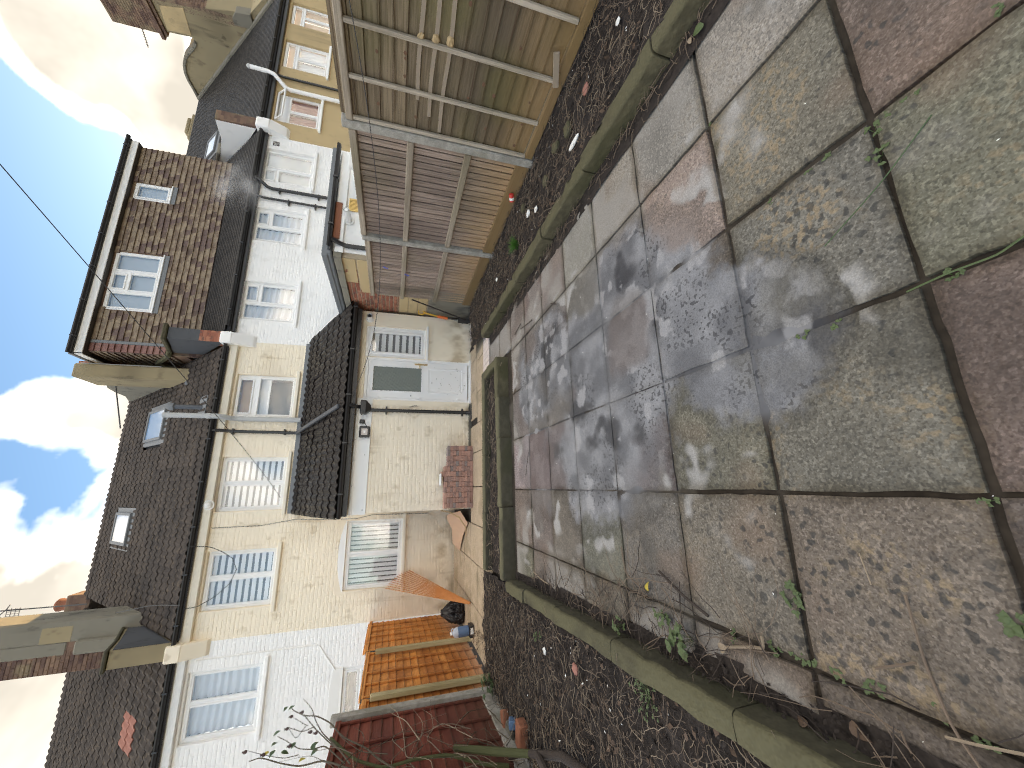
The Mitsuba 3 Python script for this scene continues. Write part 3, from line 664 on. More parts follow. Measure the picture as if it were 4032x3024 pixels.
B = thing('terraced_house', 'cream painted brick house with a dark tiled lean-to, two roof windows and striped blinds', 'house')
BX0, BX1 = -2.86, 3.48
wins = [(-2.32, -1.19, 3.80, 5.095), (-0.40, 0.755, 3.81, 5.11), (1.655, 2.675, 3.83, 5.075)]
gw = (-2.19, -0.715, 1.20, 2.44)
bcorr = sbox(BX0, 0, BX1, 5.4)
ext_cut = sbox(-0.55, -1, BX1 + .1, 3.52)
wall_with(B, BX0, BX1, -0.1, 5.32, wins + [gw], 'cream_paint', region=sbox(BX0, 0.03, BX1, 5.15).difference(ext_cut).difference(sbox(-2.26, 2.40, -.66, 2.58)), seed=3)
def two(x0, x1, z0, z1, m, g=0.092): return [(x0 + g, m - .055, z0 + g, z1 - g), (m + .055, x1 - g, z0 + g, z1 - g)]
window(B, *wins[0], two(*wins[0], -1.725), zebra(), label='left upstairs window with striped blinds')
window(B, *wins[1], two(*wins[1], 0.185), zebra(off=0.03), label='middle upstairs window with striped blinds')
w = wins[2]
def wr_fill(k, p, y):
    if p[3] > 4.9: part(k, 'backing', box(p[0] - .02, p[1] + .02, y + .05, y + .054, p[2] - .02, p[3] + .02), 'curtain_warm')
    else: part(k, 'inner_rail', box(p[0] - .02, p[1] + .02, y + .02, y + .05, p[3] - .20, p[3] - .16), 'upvc_white'); part(k, 'blind', box(p[0] - .02, p[1] + .02, y + .03, y + .034, p[3] - .16, p[3] + .02), 'curtain_white')
window(B, *w, [(w[0] + .085, w[1] - .085, w[2] + .085, 4.60), (w[0] + .12, w[1] - .12, 4.76, w[3] - .075)], wr_fill, label='right upstairs window with a plain pane and a top light')
k = window(B, *gw, two(*gw, -1.45), vertical_slats(), label='ground floor window with vertical slat blinds')
an = np.linspace(0, 1, 15); archp = Polygon([(gw[0] + .0, gw[3])] + [(gw[0] + (gw[1] - gw[0]) * t, gw[3] + .02 + 0.13 * math.sin(math.pi * t) ** .8) for t in an] + [(gw[1], gw[3])])
part(k, 'arch_board', extrude(archp, 0.05, XZ(Y0 - 0.004)), 'upvc_white')
# eaves
part(B, 'fascia', box(BX0 - .0, BX1, 10.00, 10.095, 5.13, 5.31, 0.006), 'cream_trim')
gutter(B, BX0 - .02, BX1, 9.935, 5.375)
dome = lathe([(0.0, 0.06), (0.05, 0.055), (0.075, 0.03), (0.078, 0.0), (0.105, 0.0), (0.105, -0.03)], 18); part(B, 'wall_vent', (dome[0] @ rotx(math.pi / 2).T + np.array([-0.25, 9.998, 5.19]), dome[1]), 'white_gloss', 40)
# main roof
roofB = roof_deck(B, BX0 + .12, BX1 - .2, EY, EZ, RY, EZ + (RY - EY) * PR, 'dark_room')
LEN = (RY - EY) / math.cos(math.atan(PR))
sk = [(1.37, 2.22, 2.80, 4.10), (-1.25, -0.45, 3.84, 5.08)]
def skyl(parent, x0, x1, l0, l1, lbl):
    k = holder(parent, 'roof_window'); labels[k] = {'label': lbl}; pr = math.atan(PR); M = rotx(pr)
    def pl(m): return (m[0] @ M.T + np.array([0, EY, EZ + 0.03]), m[1])
    part(k, 'frame', pl(join(rect_frame(x0, x1, l0, l1, 0.07, 0, 0.09)[:0] + [box(x0, x1, l1 - .07, l1, 0, .075, .008), box(x0, x1, l0, l0 + .07, 0, .075, .008), box(x0, x0 + .07, l0 + .07, l1 - .07, 0, .075, .008), box(x1 - .07, x1, l0 + .07, l1 - .07, 0, .075, .008)])), 'lead_grey')
    part(k, 'flashing', pl(box(x0 - .12, x1 + .12, l0 - .16, l1 + .10, -.02, .022)), 'lead_grey')
    part(k, 'pane', pl((np.array([[x0 + .06, l0 + .06, .06], [x1 - .06, l0 + .06, .06], [x1 - .06, l1 - .06, .06], [x0 + .06, l1 - .06, .06]]), np.array([[0, 1, 2], [0, 2, 3]]))), 'glass')
    part(k, 'blind', pl(box(x0 + .06, x1 - .06, l0 + .06, l1 - .06, .030, .034)), 'frost_light')
skyl(B, *sk[0], 'roof window to the right with stepped lead flashing'); skyl(B, *sk[1], 'roof window to the left')
tile_roof(roofB, BX0 + .14, BX1 - .22, EY - 0.02, EZ + .01, math.atan(PR), LEN, 'roof_tile_old', holes=[(a, b, c, d) for a, b, c, d in sk])
zr = EZ + (RY - EY) * PR
for i in range(14): part(roofB, 'ridge_tile', tube([(BX0 + .1 + i * .45, RY + .02, zr - .03), (BX0 + .1 + (i + 1) * .45 - .01, RY + .02, zr - .03)], .10, 10), 'roof_tile_old', 40)
back_half(B, BX0, BX1)
# roof flue with its lead slate
fl = holder(B, 'roof_flue'); zf = EZ + (10.31 - EY) * PR
part(fl, 'slate_plate', (box(1.70, 2.16, -.2, .2, .028, .040)[0] @ rotx(math.atan(PR)).T + np.array([0, 10.33, EZ + (10.33 - EY) * PR + .02]), _BF), 'lead_grey')
part(fl, 'pipe', tube([(1.90, 10.33, zf - .1), (1.90, 10.33, zf + .62)], .055, 12), 'slate_pipe', 40)
part(fl, 'cowl', lathe([(.056, 0), (.085, .02), (.085, .10), (.06, .16), (.0, .16)], 14, (1.90, 10.33, zf + .58)), 'lead_grey', 40)
# soil pipe, rain pipe
part(B, 'soil_pipe', tube([(1.62, 9.80, 6.20), (1.62, 9.80, 5.42), (1.62, 9.80, 5.24), (1.61, 9.84, 5.12), (1.60, 9.96, 5.00), (1.60, 10.0, 4.86), (1.60, 10.0, 3.62)], .055, 14), 'grey_plastic', 40)
for z in (5.34, 4.80, 3.78): part(B, 'pipe_collar', tube([(1.60 if z < 5 else 1.62, 10.0 if z < 5 else 9.80, z), (1.60 if z < 5 else 1.62, 10.0 if z < 5 else 9.80, z + .07)], .062, 14), 'grey_plastic', 40)
part(B, 'rain_pipe', tube([(1.33, 9.94, 5.34), (1.33, 9.96, 5.22), (1.33, 10.02, 5.08), (1.32, 10.03, 4.95), (1.30, 10.03, 3.70)], .034, 10), 'black_plastic', 40)
for z in (4.95, 3.92): part(B, 'pipe_bracket', box(1.25, 1.38, 9.985, 10.09, z, z + .03, .004), 'black_plastic')

# lean-to
EXL, EXR, EYF = -0.44, 3.50, 7.9
door = (1.70, 2.595, 0.02, 2.13); kw = (2.60, 3.265, 0.95, 2.15)
wl = wall_with(B, EXL, EXR + .08, -0.1, 2.32, [door, kw], 'cream_paint', y=EYF, name='lean_to_wall', region=sbox(EXL, 0.03, 1.60, 1.94), seed=5)
part(B, 'lean_to_side', box(EXL, EXL + .2, EYF + .24, Y0 - .002, -0.1, 2.3), 'cream_paint')
vs = np.array([[EXL + .001, EYF, 2.2], [EXL + .001, Y0 - .003, 2.2], [EXL + .001, Y0 - .003, 3.52], [EXL + .001, EYF, 2.34]]); vt = vs + np.array([.2, 0, 0])
part(B, 'lean_to_verge', (np.vstack([vs - np.array([.02, 0, 0]), vt]), np.array([[0, 2, 1], [0, 3, 2], [4, 5, 6], [4, 6, 7], [0, 1, 5], [0, 5, 4], [3, 6, 2], [3, 7, 6], [0, 4, 7], [0, 7, 3], [1, 2, 6], [1, 6, 5]])), 'cream_paint')
part(B, 'plinth', box(EXL + .02, 1.66, EYF - .055, EYF - .003, -.08, .03, .01), 'grey_render')
part(B, 'fascia_board', box(EXL - .02, 1.72, EYF - .028, EYF - .002, 1.94, 2.235, .006), 'upvc_white')
part(B, 'fascia_board', box(EXL - .02, 1.72, EYF - .034, EYF - .0285, 2.178, 2.20, .002), 'white_gloss')
for (x, z) in [(0.05, 2.21), (0.9, 2.21), (-.38, 2.0), (-.38, 2.19), (.62, 2.02)]: part(B, 'screw', lathe([(0, .006), (.010, .004), (.010, 0)], 8, (x, EYF - .028, z), 'y'), 'dark_metal')
part(B, 'soffit', box(EXL - .03, EXR + .02, EYF - .20, EYF - .004, 2.262, 2.275), 'black_plastic')
part(B, 'eaves_board', box(EXL - .03, EXR + .02, EYF - .215, EYF - .197, 2.24, 2.40), 'black_plastic')
gutter(B, EXL - .06, EXR + .10, EYF - .28, 2.385, .062)
p2 = math.atan2(3.62 - 2.42, Y0 - (EYF - .26)); L2 = (Y0 - (EYF - .26)) / math.cos(p2)
roofE = numbered(B + '__lean_to_roof')
v = np.array([[EXL - .05, EYF - .24, 2.40], [EXR + .1, EYF - .24, 2.40], [EXR + .1, Y0 - .003, 3.58], [EXL - .05, Y0 - .003, 3.58]]); scene[roofE] = mikit.ply((np.vstack([v, v - np.array([0, 0, .05])]), np.array([[0, 1, 2], [0, 2, 3], [4, 6, 5], [4, 7, 6], [0, 4, 5], [0, 5, 1], [1, 5, 6], [1, 6, 2], [2, 6, 7], [2, 7, 3], [3, 7, 4], [3, 4, 0]])), 'm_dark_room')
tile_roof(roofE, EXL - .07, EXR + .14, EYF - .285, 2.405, p2, L2 - .05, 'roof_tile', gauge=0.345, w=0.30)
part(roofE, 'lead_apron', box(EXL - .05, EXR + .02, Y0 - .05, Y0 - .013, 3.60, 3.70, .004), 'lead_grey')
# rain pipe over the tiles, hopper and down
def on_ext(y): return 2.42 + (y - (EYF - .26)) * math.tan(p2)
part(B, 'rain_pipe', beam((1.295, 10.03, 3.70), (1.52, 7.72, on_ext(7.72) + .075), .075, .05, c=.008), 'slate_pipe')
part(B, 'rain_pipe', tube([(1.52, 7.62, 2.36), (1.52, 7.62, 2.26), (1.52, 7.75, 2.20), (1.52, 7.78, 2.14)], .036, 10), 'black_plastic', 40)
hp = [box(1.385, 1.645, 7.70, 7.865, 2.04, 2.15, .012), (np.array([[1.395, 7.71, 2.04], [1.635, 7.71, 2.04], [1.635, 7.86, 2.04], [1.395, 7.86, 2.04], [1.46, 7.77, 1.965], [1.56, 7.77, 1.965], [1.56, 7.86, 1.965], [1.46, 7.86, 1.965]]), np.array([[0, 5, 1], [0, 4, 5], [1, 6, 2], [1, 5, 6], [2, 7, 3], [2, 6, 7], [3, 4, 0], [3, 7, 4], [4, 6, 5], [4, 7, 6]]))]
part(B, 'rain_hopper', join(hp), 'black_plastic')
part(B, 'rain_pipe', tube([(1.475, 7.83, 1.99), (1.475, 7.83, 0.06)], .034, 12), 'black_plastic', 40)
part(B, 'pipe_shoe', tube([(1.475, 7.83, 0.09), (1.475, 7.82, 0.05), (1.475, 7.76, -.01)], .04, 12), 'black_plastic', 40)
for z in (1.66, .16): part(B, 'pipe_bracket', box(1.40, 1.55, 7.80, 7.897, z, z + .03, .004), 'black_plastic')
part(B, 'drain_gully', box(1.33, 1.66, 7.70, 7.84, -.04, .012, .01), 'dark_metal')
# door
d = holder(B, 'door'); yd = EYF + .035
part(d, 'frame', join([box(door[0], door[0] + .055, yd - .01, yd + .06, door[2], door[3], .006), box(door[1] - .055, door[1], yd - .01, yd + .06, door[2], door[3], .006), box(door[0] + .055, door[1] - .055, yd - .01, yd + .06, door[3] - .06, door[3], .006)]), 'upvc_white')
leaf = sbox(door[0] + .058, .05, door[1] - .058, door[3] - .064).difference(sbox(1.885, 1.00, 2.425, 1.985)).difference(sbox(1.885, .15, 2.425, .89))
part(d, 'leaf', extrude(leaf, .05, XZ(yd)), 'upvc_white')
part(d, 'glazing_bead', join(rect_frame(1.878, 2.432, .993, 1.992, .025, yd - .008, yd + .02, .005) + rect_frame(1.878, 2.432, .143, .897, .03, yd - .006, yd + .02, .005)), 'upvc_white')
part(d, 'lower_panel', box(1.885, 2.425, yd + .012, yd + .03, .15, .89), 'upvc_white')
part(d, 'raised_panel', box(1.935, 2.375, yd + .002, yd + .0125, .20, .84, .008), 'upvc_white')
rp = []
for _ in range(46):
    x, z = RNG.uniform(1.86, 2.46), min(.84, abs(RNG.normal(.12, .30)) + .09); rp.append(lathe([(0, .0025), (RNG.uniform(.004, .011), .001), (.004, 0)], 7, (x, yd + (.0015 if .2 < z < .84 and 1.94 < x < 2.37 else -.0005), z), 'y'))
part(d, 'mud_splash', join(rp), 'dead_leaf', kind='stuff')
def patterned(p0, p1, z0, z1, y):
    X, Z = np.meshgrid(np.linspace(p0, p1, 60), np.linspace(z0, z1, 110), indexing='ij'); Yy = y + .004 * np.sin(X * 70 + Z * 30) * np.sin(Z * 95 - X * 20); V = np.stack([X, Yy, Z], -1).reshape(-1, 3); F = []
    for i in range(59):
        for j in range(109):
            a = i * 110 + j; F += [[a, a + 110, a + 111], [a, a + 111, a + 1]]
    return (V, np.array(F))
part(d, 'pane', patterned(1.885, 2.425, 1.0, 1.985, yd + .02), 'frosted', True)
part(d, 'handle_plate', box(2.475, 2.505, yd - .014, yd + .002, .90, 1.165, .004), 'brass')
part(d, 'handle', tube([(2.49, yd - .012, 1.065), (2.49, yd - .05, 1.065), (2.47, yd - .055, 1.065), (2.385, yd - .055, 1.06)], .010, 10), 'brass', 40)
part(d, 'lock', lathe([(0, .006), (.012, .004), (.012, 0)], 10, (1.81, yd - .001, 1.22), 'y'), 'dark_metal')
for z in (1.87, 1.055, .25): part(d, 'hinge', join([box(1.735, 1.80, yd - .028, yd + .0, z - .02, z + .02, .004), box(1.725, 1.745, yd - .032, yd + .0, z - .055, z + .055, .006)]), 'upvc_white')
part(d, 'threshold', box(1.69, 2.625, EYF - .075, EYF + .05, -.03, .028, .008), 'upvc_white')
# kitchen window
window(B, *kw, [(2.715, 3.13, 1.055, 2.02)], zebra(.085, off=-.035), yf=EYF, sill=False, rec=.02, label='narrow window beside the door with a striped blind')
part(B, 'window_sill', box(2.56, 3.335, EYF - .06, EYF + .02, .895, .945, .01), 'upvc_white')
# fittings on the wall
fx = holder(B, 'security_light')
part(fx, 'housing', box(.94, 1.155, EYF - .105, EYF - .06, 1.955, 2.145, .012), 'black_plastic')
part(fx, 'reflector', box(.985, 1.11, EYF - .108, EYF - .104, 1.995, 2.105, .004), 'lamp_glass'); part(fx, 'lamp_chip', box(1.02, 1.075, EYF - .111, EYF - .107, 2.03, 2.065, .002), 'white_gloss')
part(fx, 'bracket', box(1.02, 1.08, EYF - .062, EYF - .024, 1.99, 2.11, .004), 'black_plastic')
part(fx, 'sensor', box(1.21, 1.29, EYF - .075, EYF - .028, 2.06, 2.155, .015), 'black_plastic')
part(fx, 'lead', tube([(1.22, EYF - .04, 2.06), (1.16, EYF - .04, 2.02), (1.13, EYF - .04, 2.05), (1.14, EYF - .05, 2.10)], .006, 6), 'black_plastic')
part(B, 'flue_stub', join([tube([(3.40, EYF + .05, 2.10), (3.40, EYF - .20, 2.10)], .05, 16, cap=False), tube([(3.40, EYF + .05, 2.10), (3.40, EYF - .20, 2.10)], .044, 16, cap=False)]), 'upvc_white', 40)
part(B, 'flue_collar', lathe([(.05, .0), (.075, 0), (.075, .012), (.05, .02)], 18, (3.40, EYF - .002, 2.10), 'y'), 'upvc_white', 40)
part(B, 'flue_inner', tube([(3.40, EYF - .02, 2.10), (3.40, EYF - .185, 2.10)], .028, 12), 'dark_room', 40)
part(B, 'wall_hook', tube([(1.57, EYF - .004, 1.23), (1.57, EYF - .03, 1.22), (1.59, EYF - .02, 1.16), (1.60, EYF - .02, 1.10), (1.58, EYF - .03, 1.09)], .006, 6), 'dark_metal')

# ------------------------------------------------------------------ house on the left: white painted brick
A = thing('terraced_house', 'white painted brick house at the left end with a tall chimney stack and net curtains', 'house')
AX0 = -7.6
aw = (-4.56, -3.365, 3.80, 5.10); ag = (-5.1, -3.675, 0.9, 2.30)
wall_with(A, AX0, BX0 - .0005, -0.1, 5.32, [aw, ag], 'white_paint', region=sbox(-5.6, 1.2, BX0, 5.2).difference(sbox(-5.2, 2.2, -3.6, 2.56)), seed=9)
window(A, *aw, two(*aw, -3.935), wavy_curtain(), sillmat='white_paint', label='upstairs window with folded net curtains')
window(A, *ag, [(-5.0, -3.80, 2.02, 2.22), (-5.0, -3.80, 1.0, 1.92)], wavy_curtain('room_grey'), sill=False, label='ground floor window under a white boarded head')
part(A, 'arch_board', extrude(Polygon([(-5.15, 2.302), (-3.665, 2.302), (-3.665, 2.43), (-3.69, 2.5), (-4.0, 2.54), (-5.15, 2.56)]), .05, XZ(Y0 - .012)), 'white_gloss')
part(A, 'head_board', box(-5.15, -3.66, Y0 - .02, Y0 + .03, 2.30, 2.315, .004), 'white_gloss')
part(A, 'fascia', box(AX0, BX0 - .12, 10.0, 10.095, 5.14, 5.31, .006), 'white_gloss')
gutter(A, AX0, BX0 - .16, 9.935, 5.375)
part(A, 'conduit', tube([(-3.17, 10.09, 5.0), (-3.17, 10.09, 2.86), (-3.2, 10.09, 2.8), (-3.4, 10.09, 2.66), (-3.62, 10.09, 2.5), (-3.7, 10.09, 2.45)], .012, 6), 'white_gloss')
roofA = roof_deck(A, AX0, BX0 - .22, EY, EZ, RY, zr, 'dark_room')
tile_roof(roofA, AX0, BX0 - .20, EY - .02, EZ + .01, math.atan(PR), LEN, 'roof_tile_old', special=lambda r, i: 'tile_red' if r in (3, 4) and i in (9, 10) else None)
for i in range(11): part(roofA, 'ridge_tile', tube([(AX0 + i * .42, RY + .02, zr - .03), (AX0 + (i + 1) * .42 - .01, RY + .02, zr - .03)], .10, 10), 'roof_tile_old', 40)
back_half(A, AX0, BX0)
# shared parapet and stack between the left and the middle house
roofz = lambda y: EZ + (y - EY) * PR
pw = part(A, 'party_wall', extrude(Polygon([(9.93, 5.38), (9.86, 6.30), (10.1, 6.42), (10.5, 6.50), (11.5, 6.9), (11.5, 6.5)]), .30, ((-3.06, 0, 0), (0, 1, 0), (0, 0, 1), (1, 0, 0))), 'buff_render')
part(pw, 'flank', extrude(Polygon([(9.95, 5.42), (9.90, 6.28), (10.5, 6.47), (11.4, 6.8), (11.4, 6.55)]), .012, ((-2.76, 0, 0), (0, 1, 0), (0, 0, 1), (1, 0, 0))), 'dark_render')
part(pw, 'coping', join([beam((-2.92, 9.80, 6.33), (-2.92, 10.48, 6.53), .38, .06, c=.015), beam((-2.92, 10.47, 6.53), (-2.92, 11.35, 6.87), .40, .06, c=.015)]), 'kerb_dark')
part(pw, 'kneeler', join([box(-3.10, -2.80, 9.86, 10.098, 5.20, 5.46, .02), extrude(Polygon([(9.87, 5.20), (10.098, 5.20), (10.098, 4.80), (10.03, 4.84)]), .28, ((-3.09, 0, 0), (0, 1, 0), (0, 0, 1), (1, 0, 0)))]), 'cream_paint')
st = holder(A, 'chimney')
part(st, 'brickwork', join([box(-3.46, -2.90, 11.32, 12.10, 6.2, 10.8), bricks_on(sbox(-3.46, 6.6, -3.06, 10.8), FRONT(11.32), (.006, .014), seed=4), ]), 'dark_brick')
part(st, 'rendered_side', box(-2.905, -2.48, 11.295, 12.12, 6.15, 10.8, .03), 'grey_render')
part(st, 'bare_patch', box(-2.89, -2.6, 11.291, 11.3, 7.7, 8.2, .003), 'buff_render')
part(st, 'render_patch', box(-3.14, -2.89, 11.305, 11.5, 7.75, 10.8, .02), 'grey_render')
part(st, 'shoulder', box(-3.13, -2.87, 11.20, 11.34, 6.75, 7.58, .03), 'grey_render')
part(st, 'lead_flashing', box(-2.52, -2.44, 11.28, 12.0, 6.42, 6.50, .01), 'lead_grey')
pot2 = holder(A, 'ridge_chimney')
part(pot2, 'stack', box(-3.25, -2.66, 14.9, 15.5, 9.2, 9.98, .02), 'dark_brick')
part(pot2, 'pot', lathe([(.17, 0), (.16, .1), (.15, .22), (.17, .27), (.17, .32), (.12, .37), (0, .38)], 16, (-2.93, 15.2, 9.96)), 'terracotta', 40)
# aerials on the stack's pole
ae = thing('tv_aerial', 'tangle of thin aerial rods on a pole beside the tall left chimney', 'aerial')
part(ae, 'mast', tube([(-2.66, 13.6, 8.8), (-2.63, 13.6, 11.5)], .016, 6), 'wire_grey')
part(ae, 'boom', tube([(-2.52, 13.6, 10.3), (-2.62, 13.6, 10.35), (-2.95, 13.55, 10.6)], .010, 6), 'wire_grey')
rods = []
for i in range(4):
    z = 10.55 + i * .16; rods.append(tube([(-2.95 - .1 * i, 13.6, z - .25), (-2.15 - .1 * i, 13.6, z + .35)], .007, 5))
part(ae, 'rod', join(rods), 'wire_grey')
gx = [box(-2.78 + .05 * i, -2.772 + .05 * i, 13.58, 13.59, 10.08, 10.32) for i in range(4)] + [box(-2.80, -2.60, 13.58, 13.59, 10.08 + .08 * i, 10.088 + .08 * i) for i in range(4)]
part(ae, 'reflector', join(gx), 'wire_grey')

# ------------------------------------------------------------------ house to the right: white, with the big tile-hung dormer
C = thing('terraced_house', 'white painted house with a big tile-hung dormer and black rain pipes', 'house')
CX0, CX1 = 3.48, 9.56
cw = [(4.055, 5.09, 4.045, 5.255), (6.255, 7.245, 4.07, 5.27), (8.075, 9.15, 4.035, 5.28)]
wall_with(C, CX0 + .0005, CX1, -.1, 5.34, cw, 'white_paint', region=sbox(CX0, 2.55, CX1, 5.2), seed=12)
def fan(w, m, side):
    g = .085; a, b, c, d_ = w
    top = d_ - .36
    lo = (m + .05, b - g) if side == 'r' else (a + g, m - .05); hi = (a + g, m - .05) if side == 'r' else (m + .05, b - g)
    return [(lo[0], lo[1], c + g, top - .05), (lo[0] + .03, lo[1] - .03, top + .07, d_ - g), (hi[0], hi[1], c + g, d_ - g)]
window(C, *cw[0], fan(cw[0], 4.53, 'r'), wavy_curtain(), sillmat='white_paint', label='left upstairs window with pale curtains')
window(C, *cw[1], fan(cw[1], 6.73, 'r'), wavy_curtain(), sillmat='white_paint', label='middle upstairs window beside the thin rain pipe')
window(C, *cw[2], fan(cw[2], 8.56, 'l'), flat_fill('frost_light', .012), sillmat='white_paint', label='right upstairs window with frosted panes')
part(C, 'air_brick', join(rect_frame(9.265, 9.39, 4.955, 5.105, .012, 10.08, 10.097, .003) + [box(9.28, 9.375, 10.085, 10.097, 4.97 + .028 * i, 4.982 + .028 * i) for i in range(5)]), 'dark_metal')
gutter(C, CX0 + .3, CX1 + .0, 9.93, 5.40, .062)
part(C, 'fascia', box(CX0 + .2, CX1, 10.0, 10.095, 5.24, 5.37, .006), 'black_plastic')
part(C, 'rain_pipe', tube([(8.0, 9.93, 5.34), (7.98, 9.95, 5.26), (7.84, 10.02, 5.06), (7.81, 10.03, 4.96), (7.81, 10.03, 2.7)], .042, 10), 'black_plastic', 40)
part(C, 'rain_pipe', tube([(7.52, 10.0, 5.34), (7.50, 10.04, 5.1), (7.49, 10.04, 2.7)], .030, 10), 'black_plastic', 40)
for (x, z) in ((7.81, 4.75), (7.81, 3.8), (7.49, 4.5), (7.49, 3.85)): part(C, 'pipe_bracket', box(x - .10, x + .05, 10.0, 10.096, z, z + .03, .004), 'black_plastic')
roofC = roof_deck(C, CX0 + .05, CX1 + .05, EY, EZ + .03, RY, zr + .03, 'dark_room')
def courses(x0, x1, y0, z0, pitch, l0, l1, g=.10, step=.012):
    """slates in stepped rows, each row's edge standing proud of the one below"""
    s, c = math.sin(pitch), math.cos(pitch); ms = []; l = l0
    while l < l1:
        b = np.array([[x0, l, step], [x1, l, step], [x1, l + g + .02, 0.0], [x0, l + g + .02, 0.0], [x0, l, 0], [x1, l, 0]])
        V = b @ rotx(pitch).T + np.array([0, y0, z0]); ms.append((V, np.array([[0, 1, 2], [0, 2, 3], [4, 5, 1], [4, 1, 0]]))); l += g
    return join(ms)
part(roofC, 'slate_courses', courses(CX0 + .2, CX1 - .02, EY - .02, EZ + .04, math.atan(PR), 0, LEN, .11), 'slate', kind='stuff')
back_half(C, CX0, CX1, 'slate')
# dormer
DY, DZ0, DZ1, DX0, DX1 = 11.06, 6.37, 8.50, 3.32, 9.20
dm = holder(C, 'dormer')
dw = [(4.40, 5.985, 7.46, 8.46), (7.58, 8.085, 7.62, 8.43)]
part(dm, 'front', extrude(sbox(DX0, DZ0 - .3, DX1, DZ1 + .1).difference(unary_union([sbox(a, c, b, d_) for a, b, c, d_ in dw])), .1, XZ(DY)), 'dark_brick')
part(dm, 'cheek', box(DX0 - .0, DX0 + .1, DY + .1, 14.6, 6.6, DZ1 + .1), 'dark_brick'); part(dm, 'cheek', box(DX1 - .1, DX1, DY + .1, 14.6, 6.6, DZ1 + .1), 'dark_brick')
def hung(region, frame, seed):
    rng = np.random.default_rng(seed); o, U, W, Nn = [np.array(x, float) for x in frame]; ms = []; x0, y0, x1, y1 = region.bounds
    from shapely.prepared import prep
    pr = prep(region.buffer(.02))
    for r in range(int((y1 - 6.37) / HT_G) + 1):
        zb = 6.37 + r * HT_G; off = .5 * HT_W * (r % 2)
        for c in range(int(math.floor((x0 - off) / HT_W)) - 1, int(math.ceil((x1 - off) / HT_W)) + 1):
            a0, a1 = c * HT_W + off, (c + 1) * HT_W + off
            a0, a1 = max(a0, x0), min(a1, x1)
            if a1 - a0 < .03: continue
            q = sbox(a0 + .002, zb, a1 - .002, zb + HT_G)
            if not pr.contains(sbox(a0 + .01, zb + .01, a1 - .01, min(zb + HT_G, y1))):
                g = q.intersection(region)
                if g.is_empty or g.area < .002: continue
                b = g.bounds; a0, a1 = b[0], b[2]
                if b[3] - b[1] < .5 * HT_G: continue
            pb, pt = rng.uniform(.030, .042), rng.uniform(.002, .005); dz = rng.uniform(-.004, .004)
            P = np.array([(a0 + .0015, zb + dz, 0), (a1 - .0015, zb + dz, 0), (a1 - .0015, zb + HT_G + .01, pt), (a0 + .0015, zb + HT_G + .01, pt), (a0 + .0015, zb + dz, pb), (a1 - .0015, zb + dz, pb)])
            V = o + P[:, :1] * U + P[:, 1:2] * W + P[:, 2:3] * Nn
            ms.append((V, np.array([[4, 5, 2], [4, 2, 3], [0, 1, 5], [0, 5, 4], [1, 2, 5], [0, 4, 3]])))
    return join(ms)
reg = sbox(3.60, DZ0, DX1, DZ1).difference(unary_union([sbox(a - .02, c - .12, b + .02, d_ + .02) for a, b, c, d_ in dw]))
part(dm, 'hung_tiles', hung(reg, FRONT(DY), 3), 'hung_tile', kind='stuff')
part(dm, 'corner_tiles', hung(sbox(DX0, 7.05, 3.52, DZ1), FRONT(DY), 5), 'corner_tile', kind='stuff')
part(dm, 'cheek_tiles', join([hung(sbox(DY, 6.9, 13.4, DZ1), LEFTF(DX0), 6), hung(sbox(DY, 6.4, 13.4, DZ1), ((DX1, 0, 0), (0, 1, 0), (0, 0, 1), (1, 0, 0)), 7)]), 'hung_tile', kind='stuff')
part(dm, 'lead_strip', box(3.525, 3.60, DY - .02, DY - .001, 6.95, DZ1, .004), 'lead_grey')
part(dm, 'eaves_board', box(DX0 - .1, DX1 + .05, DY - .17, DY - .145, 8.50, 8.655, .006), 'white_gloss')
part(dm, 'soffit', box(DX0 - .1, DX1 + .05, DY - .145, DY + .1, 8.502, 8.512), 'dark_metal')
part(dm, 'side_board', box(DX0 - .14, DX0 - .115, DY - .145, 13.6, 8.50, 8.655, .006), 'white_gloss')
part(dm, 'flat_roof', box(DX0 - .16, DX1 + .1, DY - .18, 14.6, 8.66, 8.74, .01), 'lead_grey')
gutter(dm[:], DX0 - .15, DX1 + .12, DY - .235, 8.72, .06)
part(dm, 'vent_cap', join([lathe([(.05, 0), (.05, .10), (.09, .11), (.09, .15), (0, .19)], 12, (x, DY + .3, 8.73)) for x in (7.9, 8.35)]), 'lead_grey', 40)
def dwin(w, panes, fill, lbl):
    k = window(C, *w, panes, fill, yf=DY, sill=False, rec=.0, label=lbl, name='dormer_window')
    part(k, 'lead_apron', box(w[0] - .02, w[1] + .02, DY - .035, DY - .02, w[2] - .13, w[2] - .01, .003), 'lead_grey'); part(k, 'sill', box(w[0] - .03, w[1] + .03, DY - .06, DY + .02, w[2] - .03, w[2] - .002, .006), 'upvc_white')
w = dw[0]
dwin(w, [(w[0] + .08, 4.84, w[2] + .08, w[3] - .08), (4.96, 5.38, w[2] + .08, 8.04), (4.99, 5.35, 8.16, w[3] - .08), (5.50, w[1] - .08, w[2] + .08, w[3] - .08)], flat_fill('frost_light', .012), 'large dormer window in three lights')
w = dw[1]; dwin(w, [(w[0] + .085, w[1] - .085, w[2] + .085, w[3] - .085)], flat_fill('frost_light', .012), 'small dormer window')
